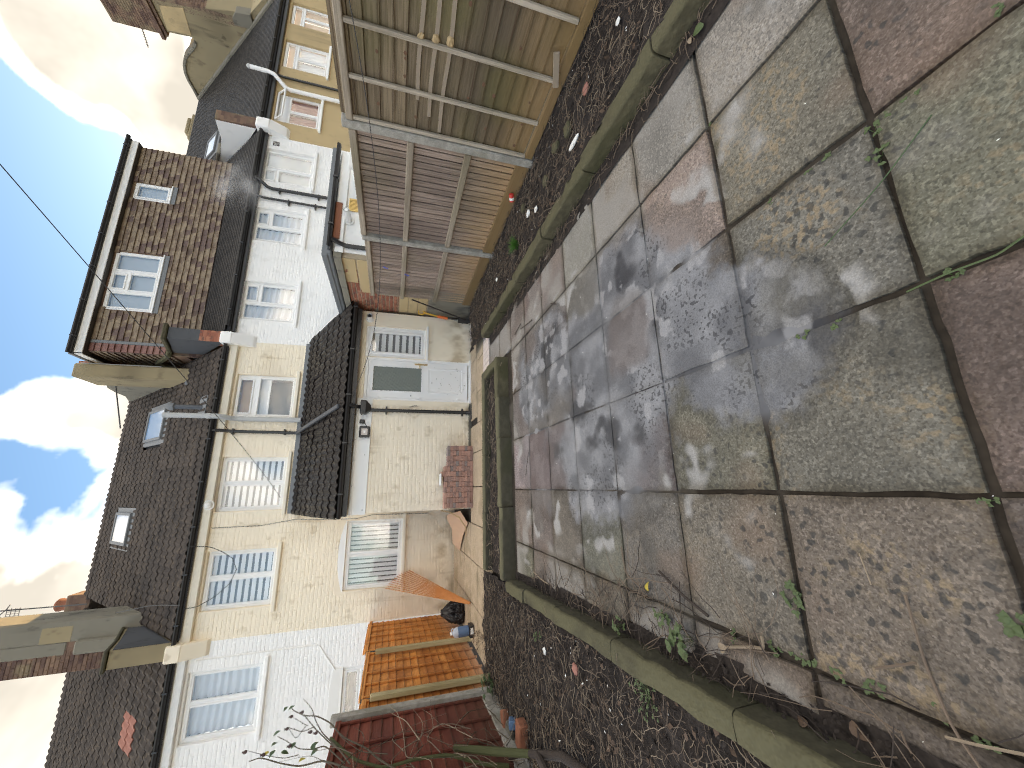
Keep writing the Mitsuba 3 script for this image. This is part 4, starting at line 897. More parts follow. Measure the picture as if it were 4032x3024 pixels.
# shared parapet and stack between the middle and the right house
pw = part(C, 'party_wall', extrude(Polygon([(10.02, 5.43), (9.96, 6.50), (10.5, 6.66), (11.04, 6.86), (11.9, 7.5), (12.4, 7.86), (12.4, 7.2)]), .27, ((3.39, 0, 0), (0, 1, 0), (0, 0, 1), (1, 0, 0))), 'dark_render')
bb = bricks_on(sbox(3.39, 5.50, 3.66, 6.54), FRONT(10.0), (.004, .012), seed=8)
part(pw, 'brickwork', join([box(3.395, 3.655, 9.995, 10.3, 5.45, 6.50), bb]), 'red_brick', kind='stuff')
part(pw, 'coping', join([beam((3.53, 9.90, 6.54), (3.53, 10.98, 6.88), .40, .09, c=.02), beam((3.45, 10.95, 6.86), (3.40, 11.65, 7.42), .42, .10, c=.02)]), 'kerb_moss')
part(pw, 'kneeler', join([box(3.34, 3.62, 9.84, 10.098, 5.22, 5.46, .02), extrude(Polygon([(9.85, 5.22), (10.098, 5.22), (10.098, 4.78), (10.03, 4.84)]), .26, ((3.35, 0, 0), (0, 1, 0), (0, 0, 1), (1, 0, 0)))]), 'white_paint')
st = holder(C, 'chimney')
part(st, 'rendered_front', box(2.74, 3.075, 11.30, 12.2, 6.3, 8.86, .03), 'buff_render')
part(st, 'brickwork', join([box(3.07, 3.318, 12.0, 12.4, 7.0, 9.22), bricks_on(sbox(3.07, 8.0, 3.318, 9.22), FRONT(12.0), (.006, .012), seed=2)]), 'red_brick', kind='stuff')
part(st, 'render_patch', box(3.072, 3.318, 11.97, 12.0, 7.2, 8.2, .01), 'buff_render')
part(st, 'edge_strip', box(3.078, 3.115, 11.40, 11.47, 7.2, 8.80, .004), 'grey_plastic')
part(st, 'cap', join([lathe([(.12, 0), (.12, .05), (.09, .12), (0, .15)], 14, (2.92, 11.6, 8.85)), lathe([(.12, 0), (.12, .06), (.09, .13), (0, .16)], 14, (3.20, 12.2, 9.2)), lathe([(.12, 0), (.12, .06), (.09, .13), (0, .16)], 14, (2.92, 12.0, 8.85))]), 'grey_render', 40)
cpts = [(12.15, 7.1), (12.15, 8.58), (12.45, 8.84), (12.9, 9.05), (13.4, 9.16), (14.0, 9.22), (14.7, 9.5), (14.7, 9.2)]
part(st, 'curved_wall', extrude(Polygon(cpts), .26, ((2.84, 0, 0), (0, 1, 0), (0, 0, 1), (1, 0, 0))), 'grey_render')
part(st, 'lead_flashing', join([box(2.64, 2.735, 11.28, 11.9, roofz(11.3) + .0, roofz(11.3) + .10, .01)]), 'lead_grey')
solo('aerial_rod', 'thin straight rod sticking out left from the squat chimney above the middle house', 'aerial', tube([(2.95, 12.6, 8.74), (1.70, 12.6, 8.40)], .016, 6), 'wire_grey')

# flat-roofed back addition of that house, over the fence
part(C, 'addition_wall', box(3.74, 5.62, 6.04, 10.09, -.1, 2.62), 'white_paint')
part(C, 'addition_roof', box(3.60, 5.70, 5.98, 10.09, 2.66, 2.75, .01), 'lead_grey')
part(C, 'addition_fascia', box(3.86, 5.64, 5.985, 6.03, 2.455, 2.60, .006), 'upvc_white')
part(C, 'addition_board', box(3.92, 4.6, 5.955, 5.984, 2.51, 2.61, .004), 'terracotta')
gutter(C, 3.70, 5.7, 5.91, 2.665, .06)
part(C, 'rain_pipe', tube([(3.86, 5.90, 2.62), (3.84, 5.96, 2.5), (3.83, 6.0, 2.4), (3.83, 6.0, 0.2)], .036, 10), 'black_plastic', 40)
part(C, 'fascia_return', box(3.70, 3.84, 5.99, 6.02, 2.44, 2.57, .004), 'upvc_white')
part(C, 'boiler_flue', join([tube([(4.33, 6.06, 2.40), (4.36, 5.80, 2.42)], .05, 14, cap=False), tube([(4.345, 5.95, 2.41), (4.36, 5.80, 2.42)], .03, 12)]), 'upvc_white', 40)
part(C, 'flue_collar', lathe([(.05, 0), (.085, 0), (.085, .012), (.05, .02)], 18, (4.33, 6.035, 2.40), 'y'), 'litter_white', 40)
part(C, 'vent_grille', join(rect_frame(4.52, 4.76, 2.27, 2.42, .015, 6.015, 6.038, .003) + [box(4.53 + .025 * i, 4.542 + .025 * i, 6.02, 6.036, 2.28, 2.41) for i in range(9)]), 'brass')
part(C, 'second_addition', join([box(5.10, 6.3, 5.70, 10.0, -.1, 2.30), box(5.05, 6.3, 5.62, 5.70, 2.28, 2.42, .006)]), 'white_gloss')

# ------------------------------------------------------------------ far right house: mustard render, dark slates
D = thing('terraced_house', 'mustard rendered house at the far right with dark slates and an open top window', 'house')
DX_0, DX_1 = 9.56, 17.2
dwn = [(10.12, 11.155, 4.05, 5.21), (12.13, 13.20, 4.01, 5.215), (13.88, 14.77, 4.03, 5.19)]
wall_with(D, DX_0 + .0005, DX_1, -.1, 5.4, dwn, 'mustard_render', brick=False)
for i, (w, m, lb) in enumerate(zip(dwn, (10.60, 12.65, 14.33), ('left upstairs window with its top light propped open and flowered curtains', 'middle upstairs window with pale curtains', 'right upstairs window with warm curtains'))):
    g = .085; t = w[3] - .33
    ps = [(w[0] + g, m - .045, w[2] + g, t - .05), (m + .045, w[1] - g, w[2] + g, t - .05)]
    if i: ps.append((w[0] + g, w[1] - g, t + .06, w[3] - g))
    def dfill(k, p, y, i=i):
        if p[3] > w[3] - .2: flat_fill('curtain_warm', .05)(k, p, y)
        else: curtain(('litter_pink', 'curtain_white', 'curtain_warm')[i], .02, 40)(k, p, y)
    k = window(D, *w, ps, dfill, sillmat='upvc_white', label=lb)
    if i == 0:
        M = rotx(-math.radians(42)); fr = join(rect_frame(w[0] + .03, w[1] - .03, -.33, 0, .05, -.02, .02))
        part(k, 'open_light', (fr[0] @ M.T + np.array([0, Y0 + .02, w[3] - .03]), fr[1]), 'upvc_white')
        gl = np.array([[w[0] + .08, 0, -.28], [w[1] - .08, 0, -.28], [w[1] - .08, 0, -.05], [w[0] + .08, 0, -.05]]) @ M.T + np.array([0, Y0 + .02, w[3] - .03]); part(k, 'open_pane', (gl, np.array([[0, 1, 2], [0, 2, 3]])), 'glass')
part(D, 'fascia', box(DX_0 + .1, DX_1, 10.0, 10.095, 5.26, 5.40, .006), 'black_plastic')
gutter(D, DX_0 + .15, DX_1, 9.93, 5.46, .062)
part(D, 'soil_pipe', tube([(11.54, 9.86, 5.88), (11.52, 9.86, 5.44), (11.50, 9.88, 5.28), (11.24, 9.98, 4.99), (11.20, 10.0, 4.88), (11.20, 10.0, 2.4)], .055, 14), 'upvc_white', 40)
part(D, 'vent_cage', lathe([(.06, 0), (.062, .05), (.03, .09), (0, .1)], 12, (11.54, 9.86, 5.87)), 'grey_plastic', 40)
part(D, 'rain_pipe', tube([(11.70, 9.94, 5.42), (11.68, 10.03, 5.25), (11.66, 10.04, 5.1), (11.66, 10.04, 2.4)], .034, 10), 'black_plastic', 40)
roofD = roof_deck(D, DX_0 + .1, DX_1, EY, EZ + .07, RY, zr + .07, 'dark_room')
part(roofD, 'slate_courses', courses(DX_0 + .32, DX_1, EY - .02, EZ + .09, math.atan(PR), 0, LEN, .10), 'slate', kind='stuff')
back_half(D, DX_0, DX_1, 'slate')
EZ += .08; skyl(D, 10.55, 11.35, 3.0, 3.75, 'roof window half hidden by the white parapet'); EZ -= .08
pc = holder(D, 'ridge_chimney'); part(pc, 'stack', join([box(13.3, 14.5, 15.0, 15.6, 9.3, 9.75, .03), box(13.6, 14.35, 15.05, 15.5, 9.75, 9.92, .05)]), 'buff_render')
# white parapet between the two right-hand houses
pw = part(D, 'party_wall', extrude(Polygon([(10.06, 5.55), (10.04, 6.50), (10.66, 6.58), (11.25, 6.80), (11.72, 7.02), (11.9, 7.12), (11.9, 6.8)]), .30, ((9.66, 0, 0), (0, 1, 0), (0, 0, 1), (1, 0, 0))), 'white_paint')
part(pw, 'brickwork', join([box(9.665, 9.955, 9.995, 10.06, 5.55, 6.50), bricks_on(sbox(9.66, 5.6, 9.96, 6.5), FRONT(10.0), (.004, .01), seed=6)]), 'dark_brick', kind='stuff')
part(pw, 'coping', join([beam((9.81, 11.2, 6.84), (9.81, 11.9, 7.14), .40, .08, c=.02)]), 'grey_render')
part(pw, 'kneeler', join([box(9.55, 9.86, 9.80, 10.098, 5.16, 5.50, .03), extrude(Polygon([(9.83, 5.16), (10.098, 5.16), (10.098, 4.74), (10.0, 4.80)]), .30, ((9.555, 0, 0), (0, 1, 0), (0, 0, 1), (1, 0, 0)))]), 'white_paint')
# big curved gable and stack at the far end
gb = holder(D, 'gable_stack')
GP = [(10.2, 5.55), (10.35, 6.05), (10.95, 6.62), (11.30, 8.4), (11.45, 10.9), (12.38, 10.9), (12.28, 8.74), (12.42, 8.66), (12.60, 8.78), (12.89, 9.06), (13.10, 9.24), (13.35, 9.37), (13.65, 9.47), (13.95, 9.50), (14.3, 9.47), (14.75, 9.46), (14.75, 9.3)]
part(gb, 'rendered_wall', extrude(Polygon(GP), .9, ((15.0, 0, 0), (0, 1, 0), (0, 0, 1), (1, 0, 0))), 'buff_render')
part(gb, 'render_patch', extrude(Polygon([(11.38, 8.62), (11.50, 9.30), (12.24, 9.42), (12.22, 8.74)]), .012, ((14.988, 0, 0), (0, 1, 0), (0, 0, 1), (1, 0, 0))), 'mustard_render')
path_c = [(15.0, y, z + .03) for y, z in GP[6:16]]
part(gb, 'coping', join([beam((15.1, a[1], a[2]), (15.1, b[1], b[2] + .0001), .34, .09, c=.02) for a, b in zip(path_c[1:-1], path_c[2:])]), 'grey_render')
part(gb, 'weathering', join([beam((14.95, 10.3 + i * 1.1, roofz(10.3 + i * 1.1) + .13), (14.95, 10.3 + (i + 1) * 1.1, roofz(10.3 + (i + 1) * 1.1) + .13), .14, .14, c=.03) for i in range(4)]), 'grey_render')
part(gb, 'corbel', join([box(14.93, 15.95, 11.36, 12.44, 9.46, 9.55, .01), box(14.86, 16.0, 11.28, 12.52, 9.55, 9.66, .01)]), 'dark_brick')
part(gb, 'brickwork', join([box(14.96, 15.95, 11.40, 12.40, 9.66, 10.95), bricks_on(sbox(11.40, 9.7, 12.40, 10.9), LEFTF(14.96), (.006, .015), seed=14), bricks_on(sbox(15.0, 6.9, 15.9, 9.4), FRONT(11.22), (.006, .012), seed=15), box(15.0, 15.9, 11.22, 11.5, 6.9, 9.4)]), 'dark_brick', kind='stuff')
part(gb, 'shoulder', extrude(Polygon([(10.95, 6.62), (11.0, 7.05), (11.2, 7.2), (11.4, 7.2), (11.4, 6.62)]), .3, ((14.9, 0, 0), (0, 1, 0), (0, 0, 1), (1, 0, 0))), 'grey_render')
av = thing('aerial_rod', 'thin toothed aerial rod sticking out from the big curved chimney at the far right', 'aerial')
P0, P1 = np.array([15.87, 13.0, 10.66]), np.array([14.94, 13.0, 10.29])
part(av, 'boom', tube([P0 + np.array([.5, 0, .2]), P1], .014, 6), 'wire_grey'); part(av, 'tooth', join([tube([P0 + (P1 - P0) * t + np.array([0, 0, -.04]), P0 + (P1 - P0) * t + np.array([0, 0, .04])], .008, 5) for t in np.linspace(.1, .9, 8)]), 'wire_grey')

# ------------------------------------------------------------------ old boundary wall behind the fence end
bw = thing('boundary_wall', 'old brick boundary wall patched with buff render between fence end and lean-to', 'wall')
part(bw, 'core', box(3.655, 3.80, 6.06, 10.05, -.1, 2.50), 'mortar')
rb = unary_union([sbox(6.9, 2.0, 8.3, 2.46), sbox(7.25, 1.55, 8.0, 2.0), sbox(6.4, 2.25, 7.2, 2.46)])
part(bw, 'brick_patch', bricks_on(rb, LEFTF(3.655), (.004, .016), seed=21), 'red_brick', kind='stuff')
for (a, b, c, d_) in [(6.08, 6.85, 2.26, 2.48), (6.08, 7.2, 1.86, 2.24), (7.21, 7.92, 1.36, 1.53), (7.21, 7.92, 1.17, 1.35), (7.21, 7.92, .98, 1.16)]:
    part(bw, 'render_patch', box(3.640, 3.658, a, b, c, d_, .008), 'mustard_render')
part(bw, 'grey_render', box(3.628, 3.658, 6.8, 7.93, -.1, .96, .01), 'grey_render')
V = kerbstone(0, .22, 6.0, 9.9, 0.10, 30, .02, 0, 5, z0=-.02); part(bw, 'coping', (V[0] + np.array([3.60, 0, 2.48]), V[1]), 'grey_render', 40)
part(bw, 'lead_cover', box(3.62, 3.86, 5.98, 9.6, 2.60, 2.74, .02), 'lead_grey')

# ------------------------------------------------------------------ right fence
XF = 3.60
rf = thing('garden_fence', 'tall weathered timber fence on the right with concrete posts and two kinds of panel', 'fence')
def post(parent, x, y, z0, z1, w=.10, d=.11, mat='concrete_post', lean=0.0, name='post'):
    m = box(-d / 2, d / 2, -w / 2, w / 2, z0, z1, .012); V = m[0].copy(); V[:, 1] += lean * (V[:, 2] - z0)
    part(parent, name, (V + np.array([x, y, 0]), m[1]), mat)
PY = [1.46, 3.42, 5.33, 7.18]
post(rf, XF + .02, PY[1], -.1, 2.165); post(rf, XF + .02, PY[2], -.1, 2.10); post(rf, XF + .02, PY[0], -.1, 2.16)
labels_p = None
# near panel: wide boards lying flat, upright battens
pn = holder(rf, 'panel'); labels[pn] = {'label': 'near panel of wide overlapping boards behind upright battens'}
ya, yb = PY[0] + .06, PY[1] - .065; z = 0.30
bh = 0.118; zz = 0.25; bi = 0
split = {9: .45, 10: .8, 11: .6}
while zz < 2.05:
    n = 26; yy = np.linspace(ya, yb, n)
    wav = 0.008 * np.sin(yy * 2.3 + bi * 1.9) + 0.007 * (meshkit.noise(np.stack([yy * 5, 0 * yy + bi * 3.1, 0 * yy], -1)) - .5)
    V = []
    for i in range(n):
        b0, t0 = zz + wav[i], zz + bh + .03
        V += [[XF + .016, yy[i], b0], [XF + .034, yy[i], b0], [XF + .048, yy[i], t0], [XF + .040, yy[i], t0]]
    F = []
    for i in range(n - 1):
        a = 4 * i
        for k in range(4): F += [[a + k, a + 4 + k, a + 4 + (k + 1) % 4], [a + k, a + 4 + (k + 1) % 4, a + (k + 1) % 4]]
    F += [[0, 1, 2], [0, 2, 3], [4 * n - 4, 4 * n - 2, 4 * n - 3], [4 * n - 4, 4 * n - 1, 4 * n - 2]]
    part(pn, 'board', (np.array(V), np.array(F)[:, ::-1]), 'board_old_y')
    bi += 1; zz += bh
for q, zq in enumerate((1.21, 1.33, 1.45)):            # paler strips where boards have weathered bare, broken knots beside them
    a = [(ya, 3.0), (ya, 2.62 + .1 * q), (2.30 + .1 * q, yb - .05)][0]
    Vv = []; yy = np.linspace(a[0], yb - .15 * q - .05, 30)
    for y_ in yy:
        o = .006 * math.sin(y_ * 7 + q); Vv += [[XF + .012, y_, zq + o - .017], [XF + .012, y_, zq + o + .017], [XF + .03, y_, zq + o + .017], [XF + .03, y_, zq + o - .017]]
    F = []
    for i in range(len(yy) - 1):
        for k in range(4): a0 = 4 * i; F += [[a0 + k, a0 + (k + 1) % 4, a0 + 4 + (k + 1) % 4], [a0 + k, a0 + 4 + (k + 1) % 4, a0 + 4 + k]]
    F += [[0, 2, 1], [0, 3, 2]]; part(pn, 'pale_strip', (np.array(Vv), np.array(F)), 'board_pale')
    yk = 2.42 + .02 * q
    s = trimesh.creation.icosphere(2, .03); v = np.array(s.vertices); v = v * np.array([.5, 1.7, 1.0]) + .02 * (meshkit.noise(v * 90 + q)[:, None] - .5); part(pn, 'broken_knot', (v + np.array([XF + .012, yk, zq]), np.array(s.faces)), 'wood_broken', True)
kn = []
for _ in range(34):
    kn.append((lambda y_, z_, r: (lathe([(0, .004), (r, .003), (r * 1.25, 0)], 10, (0, 0, 0), 'x')[0] * np.array([-1, 1.3, 1]) + np.array([XF + .019 + .0, y_, z_]), lathe([(0, .004), (r, .003), (r * 1.25, 0)], 10)[1][:, ::-1]))(RNG.uniform(ya, yb), .25 + bh * (RNG.integers(1, 15)) + .02, RNG.uniform(.007, .015)))
part(pn, 'knots', join(kn), 'knot', kind='stuff')
for y_ in (ya + .02, 1.98, 2.47, 2.92, yb - .015): part(pn, 'batten', box(XF - .018, XF + .014, y_ - .019, y_ + .019, .24, 2.05, .004), 'rail_old_z')
part(pn, 'top_rail', box(XF - .03, XF + .06, ya - .01, yb + .01, 2.05, 2.115, .008), 'rail_old_y')
part(pn, 'bottom_rail', box(XF - .02, XF + .05, ya, yb, .15, .235, .006), 'board_orange' if False else 'board_old_y')
part(pn, 'loose_offcut', beam((XF - .03, 2.22, .33), (XF - .035, 2.50, .22), .02, .055, c=.004), 'board_pale')
# further panels: upright feather-edge boards on three rails
def upright_panel(y0, y1, zt, zb, lbl):
    k = holder(rf, 'panel'); labels[k] = {'label': lbl}; y = y0; i = 0
    while y < y1 - .02:
        w = min(.095, y1 - y); tw = RNG.uniform(-.003, .003)
        P = np.array([[XF + .030 + tw, y + .010, zb], [XF + .023 + tw, y + w * .5, zb], [XF + .027 + tw, y + w - .010, zb], [XF + .042, y + w - .010, zb], [XF + .042, y + .010, zb]])
        Q = P.copy(); Q[:, 2] = zt - RNG.uniform(0, .006); V = np.vstack([P, Q]); Fq = []
        for a in range(5): b = (a + 1) % 5; Fq += [[a, b, 5 + b], [a, 5 + b, 5 + a]]
        Fq += [[0, 2, 1], [0, 3, 2], [0, 4, 3], [5, 6, 7], [5, 7, 8], [5, 8, 9]]
        part(k, 'board', (V, np.array(Fq)[:, ::-1]), 'board_old_z'); y += w; i += 1
    for zc, h in ((zt - .03, .075), (1.485, .075), (.86, .075)): part(k, 'rail', box(XF - .025, XF + .022, y0, y1, zc - h / 2, zc + h / 2, .008), 'rail_old_y')
    part(k, 'gap_shade_sheet', box(XF + .060, XF + .08, y0, y1, zb, zt - .03), 'twig_dark')  # dark sheet behind the boards, standing in for shade in the gaps
    part(k, 'gravel_board', box(XF - .012, XF + .02, y0, y1, .13, .30, .005), 'board_old_y')
    return k
upright_panel(PY[1] + .06, PY[2] - .06, 2.10, .24, 'middle panel of narrow upright boards on three rails')
k2 = upright_panel(PY[2] + .06, PY[3] + .0, 2.06, .26, 'far panel of narrow upright boards')
for (y_, z_) in ((6.05, 1.78), (6.2, 1.43)):
    solo('clothes_peg', 'blue clothes peg caught on the far fence panel' + (' above the rail' if z_ > 1.6 else ' on its middle rail'), 'peg', beam((XF - .035, y_, z_ + .04), (XF - .04, y_ + .03, z_ - .04), .012, .016, c=.003), 'peg_blue')

# ------------------------------------------------------------------ left fence
lf = thing('garden_fence', 'left boundary fence of orange and dark red lap panels with green timber and concrete posts', 'fence')
def lap_panel(y0, y1, zt, zb, mat, battens, lbl, bh=.115, capw=.05):
    k = holder(lf, 'panel'); labels[k] = {'label': lbl}; zz, i = zb, 0
    while zz < zt - .03:
        h = min(bh, zt - zz); n = 16; yy = np.linspace(y0, y1, n); V = []
        wav = .006 * np.sin(yy * 3.1 + i * 2.3) + .010 * (meshkit.noise(np.stack([yy * 7, 0 * yy + i * 2.7, 0 * yy], -1)) - .5)
        for j in range(n):
            x = FL(yy[j]); V += [[x - .010, yy[j], zz + wav[j]], [x - .022, yy[j], zz + wav[j]], [x - .036, yy[j], zz + h + .03], [x - .030, yy[j], zz + h + .03]]
        F = []
        for j in range(n - 1):
            a = 4 * j
            for q in range(4): F += [[a + q, a + (q + 1) % 4, a + 4 + (q + 1) % 4], [a + q, a + 4 + (q + 1) % 4, a + 4 + q]]
        F += [[0, 2, 1], [0, 3, 2], [4 * n - 4, 4 * n - 3, 4 * n - 2], [4 * n - 4, 4 * n - 2, 4 * n - 1]]
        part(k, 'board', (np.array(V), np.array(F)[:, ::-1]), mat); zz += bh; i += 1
    for y_ in battens: x = FL(y_); part(k, 'batten', box(x - .012, x + .016, y_ - .016, y_ + .016, zb - .02, zt - .05, .004), mat)
    part(k, 'cap_rail', beam((FL(y0) - .005, y0, zt - .03), (FL(y1) - .005, y1, zt - .03), capw, .062, c=.006), mat)
    return k
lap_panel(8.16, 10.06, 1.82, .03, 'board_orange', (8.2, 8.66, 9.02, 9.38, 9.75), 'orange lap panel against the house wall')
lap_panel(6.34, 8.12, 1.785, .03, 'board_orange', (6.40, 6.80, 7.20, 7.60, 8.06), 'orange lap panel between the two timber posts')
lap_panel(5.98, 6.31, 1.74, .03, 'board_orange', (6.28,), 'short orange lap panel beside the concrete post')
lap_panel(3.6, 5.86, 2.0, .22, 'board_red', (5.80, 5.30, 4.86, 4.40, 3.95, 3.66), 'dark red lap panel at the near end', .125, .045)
for y_, zt in ((7.93, 1.63), (6.22, 1.64)):
    m = box(FL(y_) + .02, FL(y_) + .095, y_ - .042, y_ + .042, -.1, zt, .012); part(lf, 'timber_post', m, 'post_green')
post(lf, FL(5.92) - .0, 5.92, -.1, 2.07, .10, .11)
part(lf, 'post', box(FL(8.14) - .05, FL(8.14) + .012, 8.125, 8.155, 0, 1.80), 'dark_metal'); part(lf, 'post', box(FL(6.33) - .05, FL(6.33) + .012, 6.315, 6.335, 0, 1.76), 'dark_metal')
part(lf, 'gravel_board', beam((FL(3.6), 3.6, .12), (FL(5.86), 5.86, .12), .04, .22), 'concrete_post')

# ------------------------------------------------------------------ things standing in the yard
# stacked paving bricks
bs = thing('brick_stack', 'neat low stack of red and brown paving bricks against the lean-to wall', 'brick stack')
cols = 12; bw_, bh_ = 0.098, 0.0555
top = [9, 9, 9, 9, 10, 11, 10, 10, 10, 10, 10, 10]
for c in range(cols):
    for r in range(top[c]):
        j = RNG.uniform(-.004, .004, 3); x = .765 - (c + 1) * bw_ * .995 + j[0]; yq = 7.60 + j[1] * 2 + (.012 if (c * 7 + r) % 5 == 0 else 0)
        part(bs, 'brick', box(x + .002, x + bw_ - .002, yq, yq + .205, -.008 + r * bh_ + .001, -.008 + (r + 1) * bh_ - .001, .004), f'paver_{int(RNG.choice([0, 0, 0, 1, 1, 2, 3]))}')
part(bs, 'flat_tile', box(.02, .24, 7.58, 7.84, .605, .62, .004), 'litter_white')

# folded trellis leaning on the wall
tr = thing('trellis', 'folded orange fan trellis leaning against the cream wall beside the bin bag', 'trellis')
foot = np.array([-2.10, 7.80, 0.02]); topL = np.array([-2.19, 10.02, 1.52]); topR = np.array([-1.86, 9.98, 1.02]); ns = 12
for i in range(ns):
    t = i / (ns - 1); e = topL * (1 - t) + topR * t; f0 = foot + np.array([.022 * (t - .5), 0, .0 + .02 * (.5 - t)])
    e = e + np.array([.05, -.02, .05]) * math.sin(math.pi * t)
    part(tr, 'lath', beam(f0, e, .014, .020, c=.003), 'trellis_wood')
for s in (.33, .62, ): 
    a, b = foot * (1 - s) + topL * s, foot * (1 - s) + topR * s; part(tr, 'cross_lath', beam(a + np.array([0, -.03, .02]), b + np.array([0, -.03, .02]), .018, .02, c=.003), 'trellis_wood')

# bin bag: one crumpled sack
def crumple(at, size, seed, sub=5):
    m = trimesh.creation.icosphere(sub); v = np.array(m.vertices); az = np.arctan2(v[:, 1], v[:, 0]); z = v[:, 2]
    fold = np.abs(meshkit.fbm(np.stack([np.cos(az) * 3.2, np.sin(az) * 3.2, z * 1.1 + seed], -1), 4, seed) - .5) * 2
    fine = np.abs(meshkit.fbm(v * np.array([7, 7, 4]) + seed * 3, 4, seed + 1) - .5) * 2
    prof = np.interp(z, [-1, -.75, -.2, .35, .7, .88, 1], [1.0, 1.12, 1.0, .80, .52, .36, .50])
    w = np.stack([np.cos(az), np.sin(az), z], -1); rr = np.sqrt(np.maximum(1 - z * z, 0)) ** .35 * prof * (1.12 - .55 * fold - .25 * fine)
    w[:, :2] *= rr[:, None]; w[:, 2] = np.maximum(z, -.8) + .12 * (fine - .3) * (z > .2)
    return (w * np.array(size) + np.array(at), np.array(m.faces))
solo('bin_bag', 'crumpled shiny black bin bag in the corner by the orange fence', 'bin bag', crumple((-2.44, 8.62, .20), (.21, .23, .25), 4), 'bin_bag', True)
# bottle of blue liquid
bt = thing('plastic_bottle', 'large clear plastic bottle of blue liquid with a white cap by the fence', 'bottle')
bp = np.array([-2.46, 7.55, 0.085]); sh = lambda m: (m[0] * np.array([1, .75, 1]) @ roty(-.06).T + bp, m[1])
part(bt, 'liquid', sh(lathe([(0, .0), (.075, .0), (.086, .012), (.086, .19), (0, .19)], 20)), 'blue_fluid', 40)
part(bt, 'body', sh(lathe([(.0865, .191), (.086, .215), (.072, .25), (.040, .275), (.024, .285), (.024, .30)], 20)), 'clear_plastic', 40)
part(bt, 'handle', sh((tube([(.05, 0, .25), (.075, 0, .275), (.06, 0, .30), (.02, 0, .295)], .011, 8))), 'clear_plastic', 40)
part(bt, 'cap', sh(lathe([(.027, .295), (.027, .325), (0, .327)], 14)), 'upvc_white', 40)
bx_ = thing('plastic_tray', 'small dark box with a white label under the blue bottle', 'box'); part(bx_, 'body', box(-2.56, -2.37, 7.46, 7.66, 0.0, .08, .01), 'black_plastic'); part(bx_, 'label', box(-2.50, -2.40, 7.4575, 7.4595, .015, .065), 'litter_white')
# torn cardboard
cbm = []
def sheetpoly(pts, th=.006):
    P = np.array(pts, float); n = len(P); V = np.vstack([P, P + np.array([0, th, .002])]); F = [[0, i + 1, i] for i in range(1, n - 1)] + [[n, n + i, n + i + 1] for i in range(1, n - 1)]
    for i in range(n): j = (i + 1) % n; F += [[i, j, n + j], [i, n + j, n + i]]
    return (V, np.array(F))
cb = thing('cardboard', 'torn curled sheet of brown cardboard lying in the corner left of the lean-to', 'cardboard')
part(cb, 'sheet', sheetpoly([(-.60, 8.9, .30), (-.50, 8.3, .12), (-.72, 8.0, .02), (-1.0, 8.5, .03), (-.92, 9.2, .16), (-.72, 9.3, .26)]), 'cardboard')
part(cb, 'flap', sheetpoly([(-.92, 9.2, .16), (-1.0, 8.5, .03), (-1.36, 8.95, .02), (-1.25, 9.3, .12)]), 'cardboard')
part(cb, 'curl', tube([(-.46, 8.05, .55), (-.50, 8.0, .38), (-.60, 7.95, .20), (-.80, 8.0, .06), (-.98, 8.2, .02)], .012, 6), 'wood_broken')
# shovel
sv = thing('shovel', 'shovel with a yellow grip and orange collar leaning by the lean-to corner', 'shovel')
a, b, c_, d_ = np.array([3.60, 7.76, 1.0]), np.array([3.54, 7.74, .74]), np.array([3.51, 7.73, .52]), np.array([3.47, 7.70, .02])
part(sv, 'grip', join([tube([a, a + np.array([-.045, 0, .06]), a + np.array([-.035, 0, .13]), a + np.array([.05, 0, .14]), a + np.array([.055, 0, .06]), a], .013, 8)]), 'yellow_plastic', 40)
part(sv, 'shaft', tube([a, b], .017, 10), 'yellow_plastic', 40); part(sv, 'collar', tube([b, c_], .030, 12), 'orange_plastic', 40)
part(sv, 'socket', tube([c_, c_ * .6 + d_ * .4], .016, 10), 'dark_metal', 40)
bl = sheetpoly([(3.42, 7.70, .30), (3.56, 7.72, .30), (3.55, 7.71, .08), (3.48, 7.70, .01), (3.41, 7.69, .08)], .008); part(sv, 'blade', bl, 'dark_metal')
solo('wooden_pole', 'long thin brown pole leaning from the fence end down to the ground', 'pole', tube([(3.56, 7.12, 1.30), (3.50, 7.78, 0.0)], .014, 8), 'twig_dark', 40)
for i, (p, q, lb) in enumerate([((3.50, 7.55, .04), (3.30, 7.36, .03), 'short dark timber block lying at the foot of the pole'), ((3.55, 7.05, .05), (3.44, 7.45, .10), 'split timber offcut propped by the fence end')]):
    solo('timber_offcut', lb, 'timber', beam(p, q, .07, .06, c=.008), 'twig_dark')

# ------------------------------------------------------------------ cables
def sag(p, q, s, n=40):
    t = np.linspace(0, 1, n)[:, None]; P = np.array(p) * (1 - t) + np.array(q) * t; P[:, 2] -= (4 * s * t * (1 - t))[:, 0]; return P
CABLE1, CABLE2, CABLE2S = (1.02, 1.1, 2.66), (3.09, 2.0, 1.92), .33
solo('overhead_cable', 'thin overhead cable running from the sky down to the cream house wall', 'cable', tube(sag((-.14, 10.04, 3.87), CABLE1, .05), np.linspace(.006, .0016, 40), 5), 'cable')
solo('washing_line', 'dark washing line drooping from the lean-to eaves past the right fence', 'line', tube(sag((1.73, 7.62, 2.30), CABLE2, CABLE2S), np.linspace(.006, .003, 40), 5), 'cable')
solo('loose_wire', 'loose black wire looping across the upstairs windows of the cream house', 'wire', tube([(-1.04, 9.86, 5.38), (-1.06, 9.97, 5.12), (-1.10, 9.98, 4.98), (-1.19, 9.98, 4.80), (-1.33, 9.98, 4.60), (-1.55, 9.98, 4.50), (-1.80, 9.98, 4.58), (-2.02, 9.98, 4.80), (-2.18, 9.98, 5.08), (-2.20, 9.94, 5.30)], .007, 5), 'cable')
